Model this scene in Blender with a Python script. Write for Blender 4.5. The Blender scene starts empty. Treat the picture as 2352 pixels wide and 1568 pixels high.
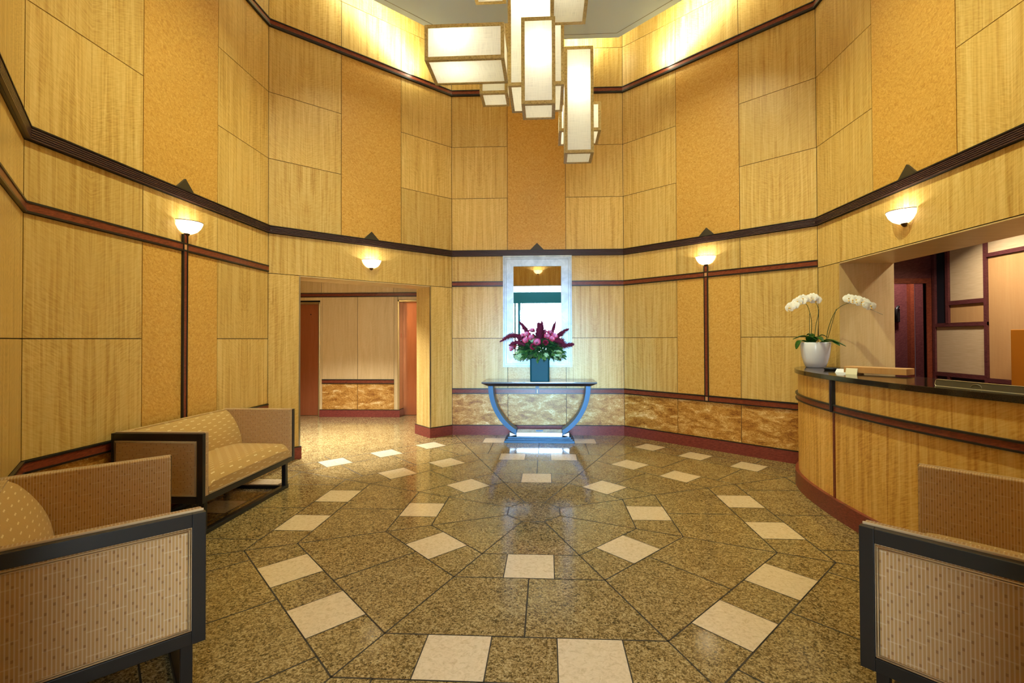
import bpy, bmesh, math, random
from mathutils import Vector, Matrix
random.seed(7)
R = math.radians
COL = bpy.context.scene.collection
sc = bpy.context.scene

# ------------------------------------------------------------------ helpers
def lin(c):
    c = c / 255.0
    return c / 12.92 if c <= 0.04045 else ((c + 0.055) / 1.055) ** 2.4
def rgb(r, g, b): return (lin(r), lin(g), lin(b), 1.0)

class MB:
    """collects faces, then links them as ONE mesh object"""
    def __init__(s): s.v = []; s.f = []; s.m = []; s.uv = []; s.sm = []
    def quadlike(s, pts, m=0, uv=None, smooth=False, T=None, off=(0, 0), mirror=None):
        i0 = len(s.v)
        P = [Vector(p) for p in pts]
        if uv is None: uv = s.auto(P, off)
        for p in P: s.v.append(T @ p if T else p)
        s.f.append(list(range(i0, i0 + len(P)))); s.m.append(m); s.uv.append(uv); s.sm.append(smooth)
    @staticmethod
    def auto(P, off=(0, 0)):
        n = (P[1] - P[0]).cross(P[2] - P[1]); a = [abs(x) for x in n]
        if a[2] >= a[0] and a[2] >= a[1]: return [(p.x + off[0], p.y + off[1]) for p in P]
        if a[1] >= a[0]: return [(p.x + off[0], p.z + off[1]) for p in P]
        return [(p.y + off[0], p.z + off[1]) for p in P]
    def poly(s, verts, faces, m=0, smooth=False, T=None, off=(0, 0), uvs=None):
        i0 = len(s.v); P = [Vector(p) for p in verts]
        for p in P: s.v.append(T @ p if T else p)
        for fi, f in enumerate(faces):
            s.f.append([i0 + k for k in f]); s.m.append(m); s.sm.append(smooth)
            s.uv.append([uvs[k] for k in f] if uvs else s.auto([P[k] for k in f], off))
    def box(s, x0, x1, y0, y1, z0, z1, m=0, T=None, off=(0, 0)):
        v = [(x0, y0, z0), (x1, y0, z0), (x1, y1, z0), (x0, y1, z0), (x0, y0, z1), (x1, y0, z1), (x1, y1, z1), (x0, y1, z1)]
        f = [(0, 3, 2, 1), (4, 5, 6, 7), (0, 1, 5, 4), (1, 2, 6, 5), (2, 3, 7, 6), (3, 0, 4, 7)]
        s.poly(v, f, m, False, T, off)
    def prism(s, pts, z0, z1, m=0, T=None, off=(0, 0)):
        n = len(pts)
        v = [(p[0], p[1], z0) for p in pts] + [(p[0], p[1], z1) for p in pts]
        f = [tuple(range(n))[::-1], tuple(range(n, 2 * n))] + [(i, (i + 1) % n, n + (i + 1) % n, n + i) for i in range(n)]
        s.poly(v, f, m, False, T, off)
    def lathe(s, prof, n=32, a0=0, a1=2 * math.pi, m=0, T=None, smooth=True, cx=0, cy=0, cz=0):
        full = abs(a1 - a0 - 2 * math.pi) < 1e-6; k = n if full else n + 1
        v = []; uv = []
        for i in range(k):
            a = a0 + (a1 - a0) * i / n
            for (r, z) in prof: v.append((cx + r * math.cos(a), cy + r * math.sin(a), cz + z)); uv.append((a * 0.1, z))
        q = len(prof); f = []
        for i in range(n):
            j = (i + 1) % k
            for t in range(q - 1): f.append((i * q + t, j * q + t, j * q + t + 1, i * q + t + 1))
        s.poly(v, f, m, smooth, T, uvs=uv)
    def tube(s, pts, r, n=8, m=0, T=None, cap=True, closed=False):
        P = [Vector(p) for p in pts]; k = len(P); v = []
        rr = r if isinstance(r, (list, tuple)) else [r] * k
        ref = None
        for i in range(k):
            a = P[i - 1] if (i > 0 or closed) else P[0]; b = P[(i + 1) % k] if (i < k - 1 or closed) else P[-1]
            d = (b - a).normalized()
            if ref is None: ref = Vector((0, 0, 1)) if abs(d.z) < .9 else Vector((1, 0, 0))
            x = ref - d * ref.dot(d)
            if x.length < 1e-4: x = d.orthogonal()
            x.normalize(); ref = x; y = d.cross(x)
            for j in range(n):
                t = 2 * math.pi * j / n; v.append(P[i] + (x * math.cos(t) + y * math.sin(t)) * rr[i])
        f = []
        for i in range(k if closed else k - 1):
            i2 = (i + 1) % k
            for j in range(n): f.append((i * n + j, i * n + (j + 1) % n, i2 * n + (j + 1) % n, i2 * n + j))
        if cap and not closed: f += [tuple(range(n))[::-1], tuple(range((k - 1) * n, k * n))]
        s.poly(v, f, m, True, T)
    def build(s, name, mats, parent=None, bevel=0, seg=2, subd=0, recalc=True, solid=0):
        me = bpy.data.meshes.new(name)
        me.from_pydata([tuple(p) for p in s.v], [], s.f)
        uvl = me.uv_layers.new(name='UVMap'); k = 0
        flat = [c for u in s.uv for c in u]
        for i, c in enumerate(flat): uvl.data[i].uv = c
        for i, p in enumerate(me.polygons): p.material_index = s.m[i]; p.use_smooth = s.sm[i]
        if recalc:
            bm = bmesh.new(); bm.from_mesh(me); bmesh.ops.recalc_face_normals(bm, faces=bm.faces); bm.to_mesh(me); bm.free()
        for mt in (mats if isinstance(mats, (list, tuple)) else [mats]): me.materials.append(mt)
        o = bpy.data.objects.new(name, me); COL.objects.link(o)
        if parent: o.parent = parent
        if solid:
            md = o.modifiers.new('thickness', 'SOLIDIFY'); md.thickness = solid; md.offset = 0
        if bevel:
            md = o.modifiers.new('edge', 'BEVEL'); md.width = bevel; md.segments = seg; md.limit_method = 'ANGLE'; md.angle_limit = R(40)
        if subd:
            md = o.modifiers.new('sub', 'SUBSURF'); md.levels = subd; md.render_levels = subd
        return o

def tag(o, label=None, cat=None, group=None, kind=None):
    if label: o['label'] = label
    if cat: o['category'] = cat
    if group: o['group'] = group
    if kind: o['kind'] = kind
    return o
def empty(name, loc=(0, 0, 0), rz=0):
    o = bpy.data.objects.new(name, None); COL.objects.link(o); o.location = loc; o.rotation_euler = (0, 0, rz); o.empty_display_size = .1
    return o
def copy_tree(o, parent=None):
    c = o.copy(); COL.objects.link(c)
    if parent: c.parent = parent
    for ch in list(o.children): copy_tree(ch, c)
    return c
def spline(pts, n=8):
    P = [Vector(p) for p in pts]; out = []
    for i in range(len(P) - 1):
        p0 = P[i - 1] if i > 0 else P[0] * 2 - P[1]; p1 = P[i]; p2 = P[i + 1]; p3 = P[i + 2] if i + 2 < len(P) else P[-1] * 2 - P[-2]
        for k in range(n):
            t = k / n
            out.append(.5 * ((2 * p1) + (p2 - p0) * t + (2 * p0 - 5 * p1 + 4 * p2 - p3) * t * t + (3 * p1 - p0 - 3 * p2 + p3) * t ** 3))
    out.append(P[-1]); return out

# ------------------------------------------------------------------ materials
def newmat(name):
    m = bpy.data.materials.new(name); m.use_nodes = True
    return m, m.node_tree, m.node_tree.nodes['Principled BSDF']
def plain(name, col, rough=.5, metal=0, spec=.5, emit=None, es=0):
    m, t, b = newmat(name)
    b.inputs['Base Color'].default_value = col; b.inputs['Roughness'].default_value = rough
    b.inputs['Metallic'].default_value = metal; b.inputs['Specular IOR Level'].default_value = spec
    if emit: b.inputs['Emission Color'].default_value = emit; b.inputs['Emission Strength'].default_value = es
    return m
class NT:
    def __init__(s, t): s.t = t
    def n(s, typ, **kw):
        nd = s.t.nodes.new(typ)
        for k, v in kw.items():
            if k.startswith('i_'): nd.inputs[k[2:].replace('_', ' ')].default_value = v
            else: setattr(nd, k, v)
        return nd
    def l(s, a, b): s.t.links.new(a, b)
    def math(s, op, a, b=None):
        nd = s.t.nodes.new('ShaderNodeMath'); nd.operation = op
        for i, x in enumerate((a, b)):
            if x is None: continue
            if isinstance(x, (int, float)): nd.inputs[i].default_value = x
            else: s.l(x, nd.inputs[i])
        return nd.outputs[0]
    def noise(s, vec, scale=(1, 1, 1), rot=0, detail=2, rough=.5, dist=0, sc_=1):
        mp = s.n('ShaderNodeMapping')
        if rot: mp.vector_type = 'TEXTURE'; scale = (1 / scale[0], 1 / scale[1], 1)   # turn first, then stretch
        mp.inputs['Scale'].default_value = scale; mp.inputs['Rotation'].default_value = (0, 0, rot)
        s.l(vec, mp.inputs['Vector'])
        nz = s.n('ShaderNodeTexNoise'); nz.inputs['Scale'].default_value = sc_; nz.inputs['Detail'].default_value = detail
        nz.inputs['Roughness'].default_value = rough; nz.inputs['Distortion'].default_value = dist
        s.l(mp.outputs[0], nz.inputs['Vector']); return nz.outputs['Fac']
    def ramp(s, fac, stops):
        r = s.n('ShaderNodeValToRGB'); e = r.color_ramp.elements
        while len(e) < len(stops): e.new(.5)
        for i, (p, c) in enumerate(stops): e[i].position = p; e[i].color = c
        s.l(fac, r.inputs[0]); return r.outputs[0]
    def mix(s, fac, a, b, mode='MIX'):
        m = s.n('ShaderNodeMix', data_type='RGBA', blend_type=mode)
        for idx, x in ((0, fac), (6, a), (7, b)):
            if isinstance(x, (int, float)): m.inputs[idx].default_value = x
            elif isinstance(x, tuple): m.inputs[idx].default_value = x
            else: s.l(x, m.inputs[idx])
        return m.outputs[2]
    def uv(s): return s.n('ShaderNodeTexCoord').outputs['UV']
    def obj(s): return s.n('ShaderNodeTexCoord').outputs['Object']

def wood(name, dark, mid, light, rough=.38, spec=.4, ripple=.30, streak=.42, grain=.28, ws=13, tone=.12):
    m, t, b = newmat(name); N = NT(t); uv = N.uv()
    A = N.noise(uv, (ws, .85, 1), 0, 3, .6, .9)
    B = N.noise(uv, (150, 3.5, 1), 0, 2, .6, .2)
    C = N.noise(uv, (16, 95, 1), R(28), 2, .55, .5)
    D = N.noise(uv, (2.2, 1.3, 1), 0, 2, .5, .5)
    Cm = N.math('MULTIPLY', N.math('SUBTRACT', C, .5), N.math('MULTIPLY', D, 2 * ripple))
    f = N.math('ADD', N.math('ADD', N.math('MULTIPLY', N.math('SUBTRACT', A, .5), streak * 2), N.math('MULTIPLY', N.math('SUBTRACT', B, .5), grain * 1.4)), N.math('ADD', N.math('MULTIPLY', Cm, 2.2), .5))
    col = N.ramp(f, [(.18, dark), (.5, mid), (.82, light)])
    T = N.noise(uv, (.11, .09, 1), 0, 0)
    tn = N.math('ADD', N.math('MULTIPLY', N.math('SUBTRACT', T, .5), tone * 4), 1.0)
    cc = N.n('ShaderNodeCombineColor')
    for k in range(3): N.l(tn, cc.inputs[k])
    col = N.mix(1.0, col, cc.outputs[0], 'MULTIPLY')
    N.l(col, b.inputs['Base Color'])
    b.inputs['Roughness'].default_value = rough; b.inputs['Specular IOR Level'].default_value = spec
    return m
def mottled(name, stops, scale=(60, 60, 1), rot=0, detail=5, rough=.4, dist=1.0, spec=.4, second=None):
    m, t, b = newmat(name); N = NT(t); uv = N.uv()
    A = N.noise(uv, scale, rot, detail, .65, dist)
    if second:
        B = N.noise(uv, second, 0, 3, .6, .8)
        A = N.math('ADD', N.math('MULTIPLY', A, .55), N.math('MULTIPLY', B, .45))
    N.l(N.ramp(A, stops), b.inputs['Base Color'])
    b.inputs['Roughness'].default_value = rough; b.inputs['Specular IOR Level'].default_value = spec
    return m

M = {}
M['anigre'] = wood('anigre', rgb(172, 128, 56), rgb(206, 170, 96), rgb(224, 194, 128), ws=30, ripple=.24, streak=.5, grain=.24)
M['anigre_amber'] = wood('anigre_amber', rgb(174, 118, 42), rgb(214, 166, 80), rgb(230, 192, 116), ws=22, ripple=.26, streak=.6, grain=.24)
M['anigre_pale'] = wood('anigre_pale', rgb(186, 152, 100), rgb(212, 182, 130), rgb(226, 202, 156), ripple=.1, streak=.25)
M['burl'] = mottled('burl', [(.3, rgb(180, 128, 48)), (.5, rgb(204, 156, 74)), (.72, rgb(220, 178, 104))], (38, 52, 1), R(30), 4, .38, 1.2)
M['dado'] = mottled('dado', [(.38, rgb(120, 66, 14)), (.48, rgb(178, 122, 46)), (.56, rgb(208, 160, 84)), (.63, rgb(240, 214, 158))], (26, 80, 1), 0, 5, .42, 2.2, second=(5, 12, 1))
M['rail'] = mottled('rail', [(.3, rgb(86, 34, 20)), (.55, rgb(124, 58, 36)), (.75, rgb(146, 78, 50))], (22, 120, 1), R(12), 4, .3, .8)
M['base'] = mottled('base', [(.3, rgb(92, 36, 30)), (.55, rgb(126, 56, 46)), (.75, rgb(144, 74, 60))], (25, 110, 1), R(10), 4, .3, .8)
M['rail_light'] = plain('rail_light', rgb(196, 140, 92), .4)
M['black'] = plain('black_lacquer', rgb(26, 22, 20), .35)
M['joint'] = plain('joint_dark', rgb(52, 34, 16), .7)  # dark backing board showing in the gaps between panels
M['flute'] = plain('flute', rgb(66, 44, 46), .32)
M['ebony'] = plain('ebony', rgb(34, 28, 26), .38)
M['grey'] = plain('slab_paint', rgb(190, 214, 252), .8)
M['white'] = plain('ceiling_white', rgb(226, 222, 210), .85)
M['line'] = plain('line_grey', rgb(120, 120, 140), .7)
M['chrome'] = plain('edge_metal', rgb(190, 186, 170), .3, 1)
M['orna'] = plain('ornament', rgb(54, 46, 30), .5)

# granite
def granite():
    m, t, b = newmat('granite'); N = NT(t); uv = N.uv()
    def vor(scale, rnd=1):
        mp = N.n('ShaderNodeMapping'); mp.inputs['Scale'].default_value = scale; N.l(uv, mp.inputs['Vector'])
        v = N.n('ShaderNodeTexVoronoi'); v.inputs['Scale'].default_value = 1; v.inputs['Randomness'].default_value = 1; N.l(mp.outputs[0], v.inputs['Vector'])
        sp = N.n('ShaderNodeSeparateColor'); N.l(v.outputs['Color'], sp.inputs[0]); return sp.outputs[0]
    a = vor((150, 150, 1)); c = vor((70, 70, 1)); d = N.noise(uv, (210, 210, 1), 0, 3, .7, 1.0); e = N.noise(uv, (6, 6, 1), 0, 2)
    f = N.math('ADD', N.math('ADD', N.math('MULTIPLY', a, .34), N.math('MULTIPLY', c, .2)), N.math('ADD', N.math('MULTIPLY', d, .52), N.math('MULTIPLY', e, .14)))
    col = N.ramp(f, [(.36, rgb(54, 42, 22)), (.52, rgb(116, 94, 54)), (.66, rgb(152, 128, 82)), (.86, rgb(186, 164, 118))])
    N.l(col, b.inputs['Base Color']); b.inputs['Roughness'].default_value = .13; b.inputs['Specular IOR Level'].default_value = .5
    return m
M['granite'] = granite()
M['stone'] = mottled('cream_stone', [(.3, rgb(192, 168, 132)), (.5, rgb(214, 192, 156)), (.7, rgb(222, 202, 168))], (40, 40, 1), 0, 6, .16, 1.0)
M['grout'] = plain('grout', rgb(48, 42, 36), .5)
M['dark_granite'] = mottled('dark_granite', [(.4, rgb(26, 20, 15)), (.6, rgb(46, 36, 27)), (.75, rgb(84, 68, 50))], (260, 260, 1), 0, 3, .1, .5)

# upholstery: fine ribs, staggered light dashes and, low on the sides, dark dashes
def fabric(name, base, rib, dash, dark, period=.0108, darkamt=.5, lightamt=.32, rib_amt=.6):
    m, t, b = newmat(name); N = NT(t); uv = N.uv()
    sp = N.n('ShaderNodeSeparateXYZ'); N.l(uv, sp.inputs[0]); u, v = sp.outputs[0], sp.outputs[1]
    k = N.math('DIVIDE', u, period); ki = N.math('FLOOR', k); kf = N.math('FRACT', k)
    ribm = N.math('LESS_THAN', kf, .38)
    col = N.mix(N.math('MULTIPLY', ribm, rib_amt), base, rib)
    g = N.math('FLOOR', N.math('DIVIDE', ki, 5.0))
    row = N.math('FRACT', N.math('ADD', N.math('DIVIDE', v, .085), N.math('MULTIPLY', g, .3819)))
    rowi = N.math('FLOOR', N.math('ADD', N.math('DIVIDE', v, .085), N.math('MULTIPLY', g, .3819)))
    ld = N.math('LESS_THAN', row, .055)
    col = N.mix(N.math('MULTIPLY', ld, lightamt), col, dash)
    ph = N.math('FRACT', N.math('ADD', N.math('DIVIDE', v, .06), N.math('MULTIPLY', ki, .2764)))
    dd = N.math('MULTIPLY', N.math('MULTIPLY', N.math('LESS_THAN', ph, .17), N.math('SUBTRACT', 1.0, ribm)), N.math('GREATER_THAN', N.math('FRACT', N.math('MULTIPLY', ki, .4142)), .45))
    col = N.mix(N.math('MULTIPLY', dd, darkamt), col, dark)
    N.l(col, b.inputs['Base Color']); b.inputs['Roughness'].default_value = .75; b.inputs['Specular IOR Level'].default_value = .2
    if 'Sheen Weight' in b.inputs: b.inputs['Sheen Weight'].default_value = .15
    bp = N.n('ShaderNodeBump'); bp.inputs['Strength'].default_value = .25; bp.inputs['Distance'].default_value = .002
    N.l(kf, bp.inputs['Height']); N.l(bp.outputs[0], b.inputs['Normal'])
    return m
M['fab_side'] = fabric('fabric_side', rgb(172, 134, 82), rgb(196, 174, 146), rgb(206, 186, 152), rgb(112, 68, 36))
M['fab_seat'] = fabric('fabric_seat', rgb(184, 148, 88), rgb(164, 126, 70), rgb(226, 206, 160), rgb(160, 120, 66), period=.008, darkamt=.2, lightamt=.8, rib_amt=.7)
M['welt'] = plain('welt', rgb(184, 156, 116), .7)
M['lacquer'] = plain('sofa_lacquer', rgb(24, 22, 22), .3)

# chandelier: woven translucent shades round real bulbs
def shade(name, col, dens=900):
    m, t, b = newmat(name); N = NT(t); uv = N.uv()
    w = N.math('ADD', N.noise(uv, (260, 9, 1), 0, 2), N.noise(uv, (9, 260, 1), 0, 2))
    c = N.ramp(w, [(.7, tuple(x * .82 for x in col[:3]) + (1,)), (1.2, col)])
    tr = N.n('ShaderNodeBsdfTranslucent'); df = N.n('ShaderNodeBsdfDiffuse'); N.l(c, tr.inputs[0]); N.l(c, df.inputs[0])
    mx = N.n('ShaderNodeMixShader'); mx.inputs[0].default_value = .55; N.l(tr.outputs[0], mx.inputs[1]); N.l(df.outputs[0], mx.inputs[2])
    out = t.nodes['Material Output']; N.l(mx.outputs[0], out.inputs[0]); t.nodes.remove(b); return m
M['shade'] = shade('shade_cloth', rgb(240, 238, 222))
M['bronze'] = mottled('aged_bronze', [(.3, rgb(128, 102, 50)), (.5, rgb(164, 134, 72)), (.7, rgb(180, 152, 92))], (60, 60, 1), 0, 3, .45, .6)
M['glow_glass'] = shade('opal_glass', rgb(250, 244, 230))
M['sconce_metal'] = plain('sconce_metal', rgb(96, 74, 52), .3, 1)

M['silver'] = mottled('silver_leaf', [(.35, rgb(168, 178, 188)), (.6, rgb(194, 204, 212)), (.75, rgb(208, 216, 224))], (7, 7, 1), 0, 4, .5, .8)
M['silver'].node_tree.nodes['Principled BSDF'].inputs['Metallic'].default_value = .5
M['mirror'] = plain('mirror_glass', (.92, .95, .95, 1), .01, 1)
M['steel'] = plain('blue_steel', rgb(40, 66, 84), .36, .55)
M['polished'] = plain('polished_steel', rgb(214, 226, 236), .12, 1)
M['table_edge'] = plain('table_edge', rgb(40, 26, 24), .3)
M['teal'] = plain('teal_glaze', rgb(4, 58, 62), .45, 0, .12)
def glass(name, tint=(1, 1, 1, 1), rough=0, mixf=.9):
    m, t, b = newmat(name); N = NT(t)
    tr = N.n('ShaderNodeBsdfTransparent'); tr.inputs[0].default_value = tint
    gl = N.n('ShaderNodeBsdfGlossy'); gl.inputs['Roughness'].default_value = rough
    fr = N.n('ShaderNodeFresnel'); fr.inputs[0].default_value = 1.5
    mx = N.n('ShaderNodeMixShader'); N.l(fr.outputs[0], mx.inputs[0]); N.l(tr.outputs[0], mx.inputs[1]); N.l(gl.outputs[0], mx.inputs[2])
    N.l(mx.outputs[0], t.nodes['Material Output'].inputs[0]); t.nodes.remove(b); return m
M['pane'] = glass('door_glass', (.93, .97, 1, 1))
M['tabletop'] = plain('dark_glass_top', rgb(150, 165, 168), .04, .7, .8)
M['copper'] = wood('copper_door', rgb(176, 104, 66), rgb(194, 120, 80), rgb(208, 138, 96), rough=.3, ripple=.05, streak=.15, grain=.3, tone=.02)
M['copper'].node_tree.nodes['Principled BSDF'].inputs['Metallic'].default_value = .7
M['brass'] = plain('brass_trim', rgb(190, 168, 118), .28, .85)
M['plum'] = mottled('plum_wood', [(.3, rgb(74, 34, 34)), (.55, rgb(100, 52, 50)), (.75, rgb(118, 68, 64))], (20, 90, 1), R(15), 4, .4, 1.0)
M['linen'] = mottled('linen_panel', [(.35, rgb(196, 164, 122)), (.65, rgb(216, 188, 146))], (6, 320, 1), 0, 2, .8, .2)
M['tan'] = wood('tan_panel', rgb(176, 128, 78), rgb(196, 148, 94), rgb(208, 164, 110), ripple=.05, streak=.2, grain=.2, tone=.03)
M['amber'] = plain('amber_panel', rgb(186, 112, 20), .4)
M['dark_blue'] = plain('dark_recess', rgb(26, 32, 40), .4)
M['teal_door'] = plain('door_frame_metal', rgb(16, 146, 200), .4, 0)

# ------------------------------------------------------------------ plan of the room
COR = dict(A=(-3.143, -1.207), B=(-3.164, 1.396), C=(-1.331, 3.125), D=(1.270, 3.157), E=(3.155, 1.455),
           F=(3.155, -1.15), G=(1.32, -3.14), H=(-1.14, -3.34))
COR['G'] = (1.15, -3.26)
TOP = 6.35
def frame(w):
    a, b = Vector(COR[w[0]]), Vector(COR[w[1]]); L = (b - a).length; t = (b - a) / L; n = Vector((-t.y, t.x))
    T = Matrix(((t.x, n.x, 0, a.x), (t.y, n.y, 0, a.y), (0, 0, 1, 0), (0, 0, 0, 1)))
    return T, L
def seed(): return (random.uniform(0, 60), random.uniform(0, 60))
G = .0035
def panel(mb, T, s0, s1, z0, z1, m, book=True, n0=0.0, n1=.012):
    a, b, c, d = s0 + G, s1 - G, z0 + G, z1 - G; o = seed()
    sm = (a + b) / 2
    pcs = [(a, sm, 1), (sm, b, -1)] if book else [(a, b, 1)]
    for (x0, x1, sg) in pcs:
        uv = [((sm - x) * sg + o[0] if book else x + o[0], z + o[1]) for x, z in ((x0, c), (x1, c), (x1, d), (x0, d))]
        mb.quadlike([(x0, n0, c), (x1, n0, c), (x1, n0, d), (x0, n0, d)], m, uv, False, T)
    for q in ([(a, n0, c), (a, n1, c), (a, n1, d), (a, n0, d)], [(b, n0, c), (b, n1, c), (b, n1, d), (b, n0, d)],
              [(a, n0, c), (b, n0, c), (b, n1, c), (a, n1, c)], [(a, n0, d), (b, n0, d), (b, n1, d), (a, n1, d)]):
        mb.quadlike(q, m, None, False, T, o)
WM = ['anigre', 'burl', 'dado', 'joint', 'chrome', 'anigre_pale']
WMATS = [M[k] for k in WM]; AN, BU, DA, JO, CH, AP = range(6)
Z = dict(base=.147, dado=.62, chair=.70, mid=1.462, red0=2.25, red1=2.325, band0=2.71, band1=2.797, j2=3.595, j1=4.385, up0=5.165, up1=5.25, j0=5.86)
SPL = dict(AB=(.872, 1.745), BC=(.85, 1.685), CD=(.852, 1.735), DE=(.853, 1.697), EF=(.90, 1.80), FG=(.9, 1.8), GH=(.85, 1.65), HA=(.97, 1.94))
TH = .13
trim_no = [0]
def trim_name():
    trim_no[0] += 1; return 'trim_%d' % trim_no[0]
SIDE = dict(AB='left', BC='back_left', CD='back', DE='back_right', EF='right', FG='front_right', GH='front', HA='front_left')
WHERE = dict(AB='wall behind the long-backed loveseat', BC='wall with the elevator lobby opening', CD='wall behind the console table', DE='wall left of the reception desk',
             EF='wall over the reception desk opening', FG='wall at the front right corner', GH='wall with the entrance opening', HA='wall at the front left corner')
def section(mb, T, L, cols, z0, z1, m3):
    e = [0] + list(cols) + [L]
    for i in range(3):
        panel(mb, T, e[i], e[i + 1], z0, z1, m3[i])
def rail_trim(w, z0, z1, kind, s0=0, s1=None, what='rail'):
    T, L = frame(w); s1 = L if s1 is None else s1; mb = MB(); o = seed()
    k = .41421
    def bar(p0, p1, za, zb, m):   # mitred bar standing p1 proud of the wall face
        a0, a1 = (s0 + p1 * k if s0 == 0 else s0), (s1 - p1 * k if s1 == L else s1)
        v = [(s0, 0, za), (s1, 0, za), (a1, -p1, za), (a0, -p1, za), (s0, 0, zb), (s1, 0, zb), (a1, -p1, zb), (a0, -p1, zb)]
        mb.poly(v, [(0, 3, 2, 1), (4, 5, 6, 7), (0, 1, 5, 4), (1, 2, 6, 5), (2, 3, 7, 6), (3, 0, 4, 7)], m, False, T, o)
    if kind == 'red':
        b = .013
        bar(0, .014, z0 + b, z1 - b, 0); bar(0, .019, z0, z0 + b, 1); bar(0, .019, z1 - b, z1, 1)
        mats = [M['rail'], M['black']]
    elif kind == 'up':
        bar(0, .02, z0 + .022, z1 - .012, 0); bar(0, .03, z0, z0 + .022, 1); bar(0, .03, z1 - .012, z1, 1)
        mats = [M['rail'], M['black']]
    elif kind == 'base':
        bar(0, .02, z0, z1 - .006, 0); bar(0, .022, z1 - .006, z1, 1); mats = [M['base'], M['black']]
    else:
        bar(0, .016, z0, z1, 1)
        n = 6; h = (z1 - z0) / n
        for i in range(n): bar(0, .034, z0 + i * h + h * .22, z0 + i * h + h * .82, 0)
        bar(0, .038, z1 - .008, z1, 1)
        mats = [M['flute'], M['black']]
    nm = 'baseboard_' + SIDE[w] if kind == 'base' else trim_name()
    while nm in bpy.data.objects: nm = nm + '_return'
    ob = mb.build(nm, mats)
    words = dict(red='red-brown wood rail edged in black on the ', up='high red-brown picture rail on the ', base='red-brown baseboard along the ', flute='dark fluted wood band across the ')
    lab = words[kind] + WHERE[w]
    if kind == 'red' and z0 < 1: lab = 'low ' + lab
    elif kind == 'red': lab = 'eye-level ' + lab
    tag(ob, lab, 'trim', kind='structure'); return ob

def make_wall(w):
    T, L = frame(w); mb = MB(); c = SPL[w]; e = [0] + list(c) + [L]
    # upper tiers
    if w == 'GH':
        op = (.20, L - .20); lint = 2.98
        panel(mb, T, 0, L, lint, 3.95, AN); section(mb, T, L, c, 3.95, Z['up0'], (AN, BU, AN))
        for s0, s1 in ((0, op[0]), (op[1], L)):
            panel(mb, T, s0, s1, Z['band1'], lint, AN, False); panel(mb, T, s0, s1, Z['base'], Z['band0'], AN, False)
            rail_trim(w, Z['band0'], Z['band1'], 'flute', s0, s1)
    else:
        for i in (0, 2):
            for za, zb in ((Z['band1'], Z['j2']), (Z['j2'], Z['j1']), (Z['j1'], Z['up0'])): panel(mb, T, e[i], e[i + 1], za, zb, AN)
        panel(mb, T, e[1], e[2], Z['band1'], Z['up0'], BU)
    section(mb, T, L, c, Z['up1'], Z['j0'], (AN, AN, AN)); section(mb, T, L, c, Z['j0'], TOP, (AN, AN, AN))
    rail_trim(w, Z['up0'], Z['up1'], 'up')
    if w != 'GH': rail_trim(w, Z['band0'], Z['band1'], 'flute')
    bk = []
    if w in ('BC', 'EF'):
        z0 = 2.235; a = .349 if w == 'BC' else .381; b = 2.15 if w == 'BC' else 2.46
        D = .43 if w == 'BC' else .55
        panel(mb, T, 0, L, z0, Z['band0'], AN)
        panel(mb, T, 0, a, Z['base'], z0, AN, False); panel(mb, T, b, L, Z['base'], z0, AN, False)
        bk = [(0, L, z0 - .004, TOP, TH), (0, a - .004, 0, z0, D), (b + .004, L, 0, z0, D), (a, b, z0 - .0, z0 + .05, D)]
        # reveals (jamb linings and soffit)
        o = seed()
        for s_, sg in ((a, 1), (b, -1)):
            mb.box(min(s_, s_ - sg * .012), max(s_, s_ - sg * .012), .003, D, 0 if s_ == a and w == 'EF' else .147, z0 - .004, AP if w == 'EF' else AN, T, o)
        mb.box(a - .002, b + .002, .004, D, z0 - .012, z0 - .002, AP, T, o)
        if w == 'BC':
            for s_ in (a, b):
                mb.box(s_ - .009, s_ + .009, -.006, .012, .147 if s_ == b else 0.15, z0 - .006, CH, T)
    elif w == 'GH':
        bk = [(0, L, lint, TOP, TH), (0, op[0] - .003, 0, lint, TH), (op[1] + .003, L, 0, lint, TH)]
    else:
        full = w in ('AB', 'DE', 'HA', 'FG', 'CD')
        if w == 'CD': section(mb, T, L, c, Z['red1'], Z['band0'], (AN, AN, AN))
        else: section(mb, T, L, c, Z['red1'], Z['band0'], (AN, AN, AN))
        for i in (0, 2):
            panel(mb, T, e[i], e[i + 1], Z['chair'], Z['mid'], AN); panel(mb, T, e[i], e[i + 1], Z['mid'], Z['red0'], AN)
        panel(mb, T, e[1], e[2], Z['chair'], Z['red0'], BU)
        for i in range(3): panel(mb, T, e[i], e[i + 1], Z['base'], Z['dado'], DA, False)
        rail_trim(w, Z['red0'], Z['red1'], 'red'); rail_trim(w, Z['dado'], Z['chair'], 'red')
        rail_trim(w, 0, Z['base'], 'base')
        bk = [(0, L, 0, TOP, TH)]
    ex = .05
    for (s0, s1, za, zb, d) in bk:
        mb.box(s0 - (ex if s0 == 0 else 0), s1 + (ex if s1 == L else 0), .011, d, za, zb, JO, T)
    ob = mb.build('wall_' + SIDE[w], WMATS)
    tag(ob, 'panelled figured blond wood ' + WHERE[w], 'wall', kind='structure')
for w in ('AB', 'BC', 'CD', 'DE', 'EF', 'FG', 'GH', 'HA'): make_wall(w)

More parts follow.
